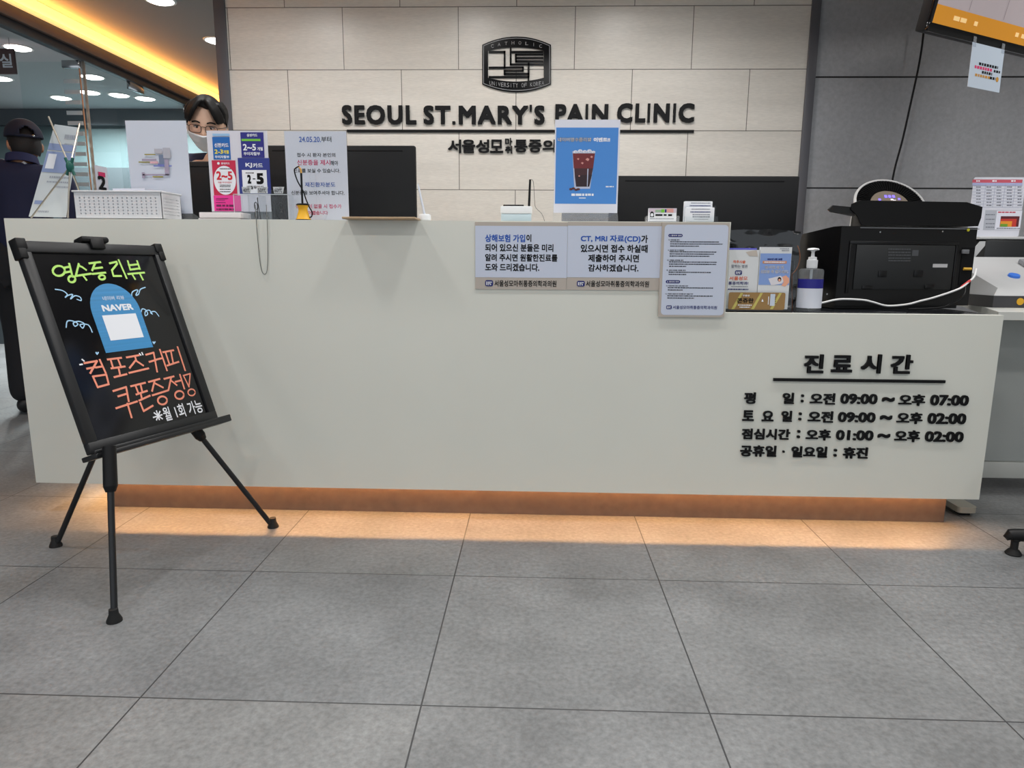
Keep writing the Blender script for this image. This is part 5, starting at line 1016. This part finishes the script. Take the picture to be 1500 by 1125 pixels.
# mask
mk = MB(); rows = []
for i in range(15):
    v_ = i/14; z = -.028-.078*v_; row = []
    for k in range(25):
        a = -1.25+2.5*k/24; zz = z+.010*abs(a)*(.5-v_)*1.2; zn = max(-.99, (zz)/.112); s = math.sqrt(1-zn*zn)
        rx = .074*s*(1-.28*(-zn)**1.6)+.0075; ry = .094*s*(1-.16*zn*zn)+.012+.018*math.exp(-(a/.38)**2)*math.exp(-((v_-.12)/.35)**2)+.006
        pl = .0026*math.sin(v_*PI*6)
        row.append((math.sin(a)*rx, -math.cos(a)*(ry+pl)-.004*(1-v_), zz))
    rows.append(row)
m = MB(); vsm = [p for r in rows for p in r]; m.add(vsm, [[i*25+j, i*25+j+1, (i+1)*25+j+1, (i+1)*25+j] for i in range(14) for j in range(24)], 0, HW)
mo = m.obj('face_mask', mat('mask_white', (226, 226, 230), .75), t)
sf = mo.modifiers.new('t', 'SOLIDIFY'); sf.thickness = .0014; sf.offset = 0
m = MB()
for sx in (-1, 1):
    c0, c1_ = rows[1][24 if sx > 0 else 0], rows[13][24 if sx > 0 else 0]
    m.tube([c0, (sx*.079, -.012, -.012), (sx*.084, .020, .010), (sx*.083, .028, -.010), (sx*.080, .004, -.045), c1_], .0013, 6, M=HW)
m.obj('ear_loops', mat('mask_white', (226, 226, 230)), mo)
# glasses
g = MB()
for sx in (-1, 1):
    P = [(sx*.033+x, -.103+abs(x)*.10, -.004+z) for x, z in rrect(-.024, -.017, .024, .015, .011, 4)]; g.tube(P, .0014, 6, closed=True, smooth=1, M=HW)
    g.tube([(sx*.057, -.098, .004), (sx*.074, -.06, .004), (sx*.081, .0, .002), (sx*.081, .022, -.008)], .0016, 6, M=HW)
g.tube([(-.010, -.103, .004), (0, -.106, .006), (.010, -.103, .004)], .0015, 6, M=HW)
go = g.obj('spectacles', mat('spectacle_frame', (46, 36, 34), .3), t)
m = MB()
for sx in (-1, 1): m.prism([(sx*.033+x, z-.004) for x, z in rrect(-.0225, -.0155, .0225, .0135, .010, 4)], .0995, .1005, M=HW @ Matrix(((1, 0, 0, 0), (0, 0, -1, 0), (0, 1, 0, 0), (0, 0, 0, 1))))
m.obj('lenses', glass('lens_glass', (.97, .96, .97), 1.35), go)
# clothes
navy = mat('jacket_navy', (34, 36, 62), .75)
cloth('jacket', navy, t, Mc, [(J['pelvis'], .15), (J['waist'], .142), (J['chest'], .145), ((0, hl.y+.095, hl.z-.205), .082), (J['shL'], .080), (J['elL'], .058), ((.17, -.265, .90), .044), (J['shR'], .080), (J['elR'], .058), ((-.17, -.265, .90), .044)], [(0, 1), (1, 2), (2, 3), (2, 4), (4, 5), (5, 6), (2, 7), (7, 8), (8, 9)])
cz = V((-.006, hl.y+.055, hl.z-.152)); MB().loft([[cz+V((math.cos(2*PI*k/32)*r, math.sin(2*PI*k/32)*r, z+.014*math.sin(2*PI*k/32))) for k in range(32)] for r, z in ((.092, -.05), (.080, .010), (.074, .012), (.074, -.05))], 0, False, Mc).obj('collar_shirt', mat('shirt_white', (226, 226, 228), .7), t)
cloth('trousers', mat('trouser_dark', (30, 32, 42), .8), t, Mc, [((0, .06, .92), .142), (J['hipL'], .108), (J['knL'], .078), ((.10, .07, .11), .066), (J['hipR'], .108), (J['knR'], .078), ((-.10, .07, .11), .066)], [(0, 1), (1, 2), (2, 3), (0, 4), (4, 5), (5, 6)])
def shoe(par, M, an, toe, mm):
    a, b = V(an), V(toe); d = (b-a); d.z = 0; d.normalize(); hx = a-d*.05
    v, f = reskin([(M @ V((hx.x, hx.y, .05)), (.046, .044)), (M @ V((a.x, a.y, .06)), (.048, .052)), (M @ V((b.x, b.y, .045)), (.05, .038)), (M @ (V((b.x, b.y, .036))+d*.06), (.040, .030))], [(0, 1), (1, 2), (2, 3)], 2)
    v, f = remesh(v, f, .008, 3); v = [V((q.x, q.y, max(q.z, .003))) for q in v]; return MB().add(v, f).obj('shoe', mm, par)
shm = mat('shoe_black', (20, 20, 22), .45)
shoe(t, Mc, J['anL'], J['toeL'], shm); shoe(t, Mc, J['anR'], J['toeR'], shm)
# ---- man in the navy cap, seen from behind at the left
hc = onY(36, 212, 2.64); yaw = math.radians(203)
bx_, by_ = hc.x-.045, hc.y+.0
t = thing('person', 'man in a navy cap and navy jacket seen from behind at the left counter end', 'person', (bx_, by_, 0))
Mm = Matrix.Translation((bx_, by_, 0)) @ Matrix.Rotation(yaw, 4, 'Z'); hl = Mm.inverted() @ hc
z_ = hc.z/1.545
J = dict(pelvis=(0, .03, .92*z_), waist=(0, .02, 1.05*z_), chest=(0, .02, 1.27*z_), neck0=(hl.x*.6, hl.y+.045, 1.425*z_), neck1=(hl.x, hl.y+.02, 1.47*z_),
         shL=(.195, .01, 1.375*z_), elL=(.26, .03, 1.09*z_), wrL=(.25, -.08, .87*z_), shR=(-.195, .01, 1.375*z_), elR=(-.26, .03, 1.09*z_), wrR=(-.25, -.08, .87*z_), palmL=(1, 0, 0), palmR=(-1, 0, 0),
         hipL=(.095, .02, .90*z_), knL=(.105, -.04, .49*z_), anL=(.10, .03, .085), toeL=(.12, -.12, .05), hipR=(-.095, .02, .90*z_), knR=(-.10, .03, .49*z_), anR=(-.10, .16, .085), toeR=(-.12, .02, .05))
Hm = Matrix.Translation(hl) @ Matrix.Rotation(math.radians(22), 4, 'Z') @ Matrix.Rotation(math.radians(6), 4, 'X'); J['head'] = Hm; HW = Mm @ Hm
body(t, Mm, J, mat('skin_tan', (190, 138, 108), .5), .0075)
g = MB()
for sx in (-1, 1): g.ell((sx*.029, -.0745, .002), (.0135, .009, .0058), 14, 8, M=HW)
eo = g.obj('eyes', mat('eye_white', (222, 216, 210)), t); g = MB()
for sx in (-1, 1): g.ell((sx*.029, -.081, .001), (.005, .0035, .005), 12, 8, M=HW)
g.obj('irises', INK, eo)
hm = MB(); rs = []
for i in range(24):
    tt = PI*(.18+.52*i/23); row = []
    for k in range(41):
        a = -.30+(PI+.60)*k/40; z = math.cos(tt); x, y = math.sin(tt)*math.cos(a), math.sin(tt)*math.sin(a)
        if y < .25 and z < -.02: z = -.02-.05*(z+.02); q = math.sqrt(1-z*z); h = math.hypot(x, y); x, y = x/h*q, y/h*q
        row.append((x*.080, y*.101+.003, z*.117+.002))
    rs.append(row)
hm.loft(rs, 0, False, closed=False); inner = MB().loft([[(x*.93, y*.93, z*.96) for x, y, z in r] for r in rs], 0, False, closed=False)
v, f = list(hm.v), list(hm.f); o = len(v); v += inner.v; f += [[i+o for i in q] for q in inner.f]
N = 41; R_ = 24
for j in range(N-1): f += [[j, j+1, o+j+1, o+j], [(R_-1)*N+j, (R_-1)*N+j+1, o+(R_-1)*N+j+1, o+(R_-1)*N+j]]
for i in range(R_-1): f += [[i*N, (i+1)*N, o+(i+1)*N, o+i*N], [i*N+N-1, (i+1)*N+N-1, o+(i+1)*N+N-1, o+i*N+N-1]]
MB().add([HW @ V(q) for q in v], f).obj('hair', mat('hair_brown', (34, 27, 25), .6, bump=.4, vscale=80), t)
capm = mat('cap_navy', (28, 32, 54), .8); cp_ = MB(); n, mm = 48, 16; vv = []; ff = []
for i in range(mm+1):
    tt = .02+(PI/2-.02)*i/mm
    for k in range(n): a = 2*PI*k/n; vv.append((math.sin(tt)*math.cos(a)*.089, math.sin(tt)*math.sin(a)*.110+.001, math.cos(tt)*.100+.036))
for i in range(mm):
    for k in range(n):
        a = 2*PI*(k+.5)/n-PI/2; tm = (i+.5)/mm
        if abs(a) < .52 and tm > .62+.38*(abs(a)/.52)**2: continue
        ff.append([i*n+k, i*n+(k+1) % n, (i+1)*n+(k+1) % n, (i+1)*n+k])
cp_.add(vv, ff, 0, HW @ Matrix.Rotation(math.radians(-9), 4, 'X'))
co = cp_.obj('cap', capm, t); sf = co.modifiers.new('t', 'SOLIDIFY'); sf.thickness = .003; sf.offset = 1
CW = HW @ Matrix.Rotation(math.radians(-9), 4, 'X')
m = MB(); top, bot = [], []
for k in range(17):
    a = -2.5+1.9*k/16; a = -PI/2+(-.85+1.7*k/16); r = .085*(1-((k-8)/8)**2)**.5 if k not in (0, 16) else 0
    top.append((math.cos(a)*.088, math.sin(a)*.109, .038)); bot.append((math.cos(a)*.088, math.sin(a)*.109-r, .026-.012*(abs(k-8)/8)**2*0))
m.loft([top, bot, [(x, y, z-.004) for x, y, z in bot], [(x, y, z-.004) for x, y, z in top]], 0, False, CW, closed=False); m.obj('visor', capm, co)
m = MB(); m.tube([(math.cos(a)*.0905, math.sin(a)*.1115+.001, .040) for a in [PI/2-.56+1.12*k/10 for k in range(11)]], .0075, 8, M=CW); m.obj('strap', capm, co)
m = MB().ell((math.cos(PI/2+.3)*.092, math.sin(PI/2+.3)*.118, .042), (.007, .004, .006), 10, 8, M=CW); m.obj('buckle', CHROME, co)
jk = mat('jacket_blue', (30, 34, 66), .8)
cloth('jacket', jk, t, Mm, [((0, .03, .90*z_), .160), (J['waist'], .150), (J['chest'], .155), ((hl.x*.4, hl.y*.5+.05, 1.385*z_), .125), ((hl.x*.6, hl.y+.05, 1.435*z_), .088), (J['shL'], .080), (J['elL'], .062), ((.25, -.07, .90*z_), .048), (J['shR'], .080), (J['elR'], .062), ((-.25, -.07, .90*z_), .048)], [(0, 1), (1, 2), (2, 3), (3, 4), (3, 5), (5, 6), (6, 7), (3, 8), (8, 9), (9, 10)])
cn = V((hl.x*.75, hl.y+.04, 1.46*z_)); m = MB()
m.loft([[cn+V((math.cos(2*PI*k/32)*r, math.sin(2*PI*k/32)*r*1.05, z+.018*math.sin(2*PI*k/32))) for k in range(32)] for r, z in ((.084, -.03), (.074, .014), (.068, .014), (.066, -.03))], 0, False, Mm)
m.obj('collar', mat('collar_blue', (40, 44, 84), .8), t)
FE = FY(hc.y-.205); bpy.context.view_layer.update(); hit = S.ray_cast(bpy.context.evaluated_depsgraph_get(), CAM, ray(35, 239).normalized()); e0 = hit[1] if hit[0] and abs(hit[1].y-hc.y) < .3 else onY(35, 239, hc.y-.19)
m = MB().prism([(.016*c_, .010*s_) for c_, s_ in ((1, 0), (0, 1), (-1, 0), (0, -1))], -.004, .003, M=frame(e0, (1, 0, 0), (0, .25, 1)))
m.obj('diamond_badge', PALE, t)
cloth('trousers', mat('trouser_black', (22, 23, 28), .85), t, Mm, [((0, .03, .93*z_), .148), (J['hipL'], .112), (J['knL'], .084), ((.10, .03, .06), .080), (J['hipR'], .112), (J['knR'], .084), ((-.10, .16, .06), .080)], [(0, 1), (1, 2), (2, 3), (0, 4), (4, 5), (5, 6)])
shoe(t, Mm, J['anL'], J['toeL'], shm); shoe(t, Mm, J['anR'], J['toeR'], shm)
